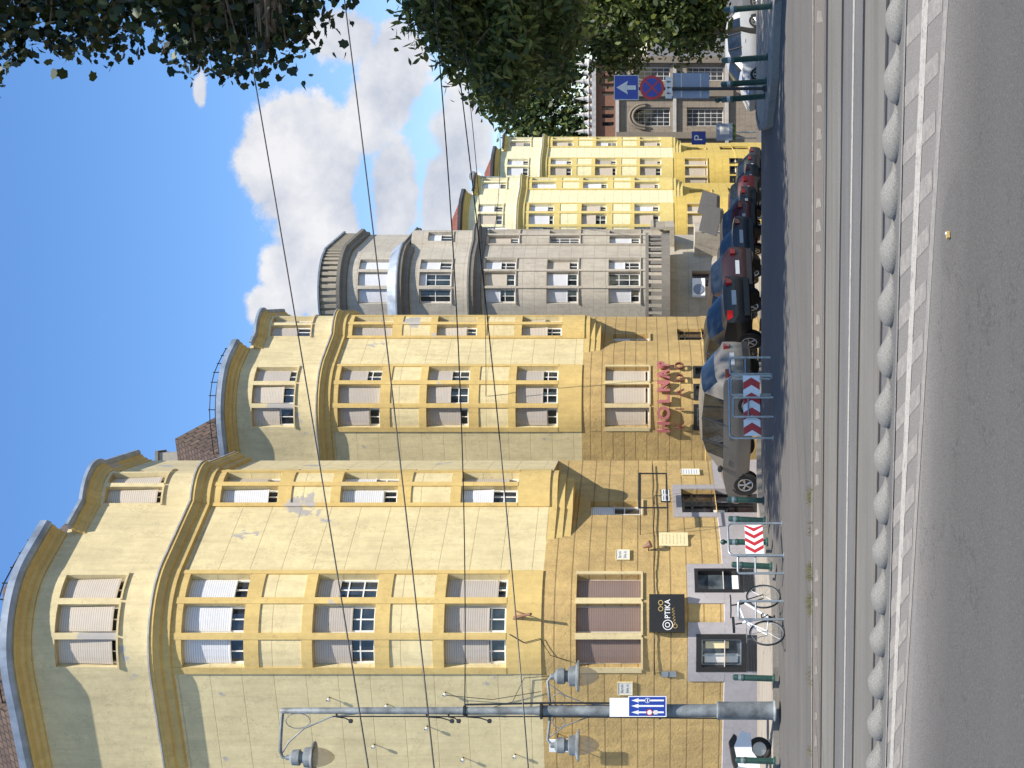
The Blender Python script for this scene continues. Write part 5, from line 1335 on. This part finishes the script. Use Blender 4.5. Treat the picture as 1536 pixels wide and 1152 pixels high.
# ------------------------------------------------------------------ sky, sun, camera
w=bpy.data.worlds.new('World'); scene.world=w; w.use_nodes=True
nt=w.node_tree; N=nt.nodes; Lk=nt.links; N.clear()
def nn(t,**k):
    x=N.new(t)
    for a_,v in k.items():
        if hasattr(x,a_): setattr(x,a_,v)
        else: x.inputs[a_].default_value=v
    return x
sky=nn('ShaderNodeTexSky',sky_type='NISHITA'); sky.sun_disc=False; sky.sun_elevation=R(SUN_EL)
az=R(SUN_AZ); sun_dir=Vector((math.sin(az)*math.cos(R(SUN_EL)),-math.cos(az)*math.cos(R(SUN_EL)),math.sin(R(SUN_EL))))
sky.sun_rotation=math.atan2(sun_dir.x,sun_dir.y); sky.air_density=1.0; sky.dust_density=.15; sky.ozone_density=3.0; sky.altitude=100
bg=nn('ShaderNodeBackground',Strength=.135); hs=nn('ShaderNodeHueSaturation',Saturation=1.2,Value=1.0,Hue=.505); Lk.new(sky.outputs[0],hs.inputs['Color']); Lk.new(hs.outputs[0],bg.inputs['Color'])
tc=nn('ShaderNodeTexCoord'); sx=nn('ShaderNodeSeparateXYZ'); Lk.new(tc.outputs['Generated'],sx.inputs[0])
def mth(op,a,b=None,c=None,clamp=False):
    x=nn('ShaderNodeMath',operation=op); x.use_clamp=clamp
    for i,v in enumerate((a,b,c)):
        if v is None: continue
        if isinstance(v,(int,float)): x.inputs[i].default_value=v
        else: Lk.new(v,x.inputs[i])
    return x.outputs[0]
ym=mth('MAXIMUM',sx.outputs['Y'],.08)
ax=mth('DIVIDE',sx.outputs['X'],ym); bz=mth('DIVIDE',sx.outputs['Z'],ym)
def cn(scale,off=0,detail=8,rough=.6,dist=.0):
    cv=nn('ShaderNodeCombineXYZ'); Lk.new(ax,cv.inputs[0]); Lk.new(bz,cv.inputs[1]); cv.inputs[2].default_value=off
    x=nn('ShaderNodeTexNoise',Scale=scale,Detail=detail,Roughness=rough,Distortion=dist); Lk.new(cv.outputs[0],x.inputs['Vector']); return x.outputs['Fac']
n1=cn(9,.3); n2=cn(26,1.7); n3=cn(5,4.2,6)
def blob(u,v,ru,rv,amp=1.0):
    a=(u-576)/F; b=-(v-VH)/F
    dx=mth('MULTIPLY',mth('SUBTRACT',ax,a),F/ru); dz=mth('MULTIPLY',mth('SUBTRACT',bz,b),F/rv)
    r=mth('SQRT',mth('ADD',mth('MULTIPLY',dx,dx),mth('MULTIPLY',dz,dz)))
    return mth('MULTIPLY',mth('SUBTRACT',1.0,r),amp*1.25)
den=None
for bb_ in ((905,455,120,115,1.1),(820,480,120,85,1),(745,455,75,70,.9),(690,420,45,60,.8),(960,420,50,40,.9),(720,490,80,60,.9),(1040,590,110,65,.9),(980,560,100,55,.6),(860,590,120,60,.85),(850,670,130,60,.9),(940,690,110,70,.7),(1100,520,60,80,.7),(1015,300,38,16,.55),(655,150,60,18,.18),(1130,180,30,30,.2),(600,540,80,50,.4)):
    x=blob(*bb_); den=x if den is None else mth('MAXIMUM',den,x)
den=mth('MAXIMUM',den,-.6)
den=mth('ADD',den,mth('MULTIPLY',mth('SUBTRACT',n1,.5),1.3)); den=mth('ADD',den,mth('MULTIPLY',mth('SUBTRACT',n2,.5),1.15))
fac=nn('ShaderNodeMapRange',interpolation_type='SMOOTHSTEP'); fac.inputs['From Min'].default_value=.10; fac.inputs['From Max'].default_value=.36
Lk.new(den,fac.inputs['Value'])
front=mth('GREATER_THAN',sx.outputs['Y'],.1)
f2=mth('MULTIPLY',fac.outputs[0],front); f2=mth('MULTIPLY',f2,.96)
haze=nn('ShaderNodeMapRange'); haze.inputs['From Min'].default_value=.28; haze.inputs['From Max'].default_value=.0; haze.inputs['To Max'].default_value=.6; Lk.new(bz,haze.inputs['Value'])
f3=mth('MAXIMUM',f2,mth('MULTIPLY',haze.outputs[0],mth('MULTIPLY',n3,front)))
cr=nn('ShaderNodeValToRGB'); Lk.new(mth('ADD',mth('MULTIPLY',n2,.6),mth('MULTIPLY',n1,.5)),cr.inputs[0])
cr.color_ramp.elements[0].position=.40; cr.color_ramp.elements[0].color=(.52,.56,.66,1); cr.color_ramp.elements[1].position=.66; cr.color_ramp.elements[1].color=(.90,.89,.90,1)
cb=nn('ShaderNodeBackground',Strength=.66); Lk.new(cr.outputs[0],cb.inputs['Color'])
mx=nn('ShaderNodeMixShader'); Lk.new(f3,mx.inputs[0]); Lk.new(bg.outputs[0],mx.inputs[1]); Lk.new(cb.outputs[0],mx.inputs[2])
wo=nn('ShaderNodeOutputWorld'); Lk.new(mx.outputs[0],wo.inputs[0])

sl=bpy.data.lights.new('sun','SUN'); sl.energy=5.0; sl.angle=R(.5); sl.color=(1.0,.945,.85)
so=bpy.data.objects.new('sun',sl); link(so); so.rotation_euler=sun_dir.to_track_quat('Z','Y').to_euler()

cam=bpy.data.cameras.new('camera'); cam.sensor_fit='HORIZONTAL'; cam.sensor_width=36; cam.lens=F/1536*36; cam.clip_end=6000; cam.clip_start=.1
cam.shift_x=-(VH-768)/1536
co=bpy.data.objects.new('camera',cam); link(co)
co.matrix_world=Matrix(((0,1,0,0),(0,0,-1,0),(-1,0,0,CZ),(0,0,0,1)))
scene.camera=co
scene.view_settings.view_transform='Standard'; scene.view_settings.look='None'; scene.view_settings.gamma=1; scene.view_settings.exposure=.64
scene.cycles.max_bounces=6
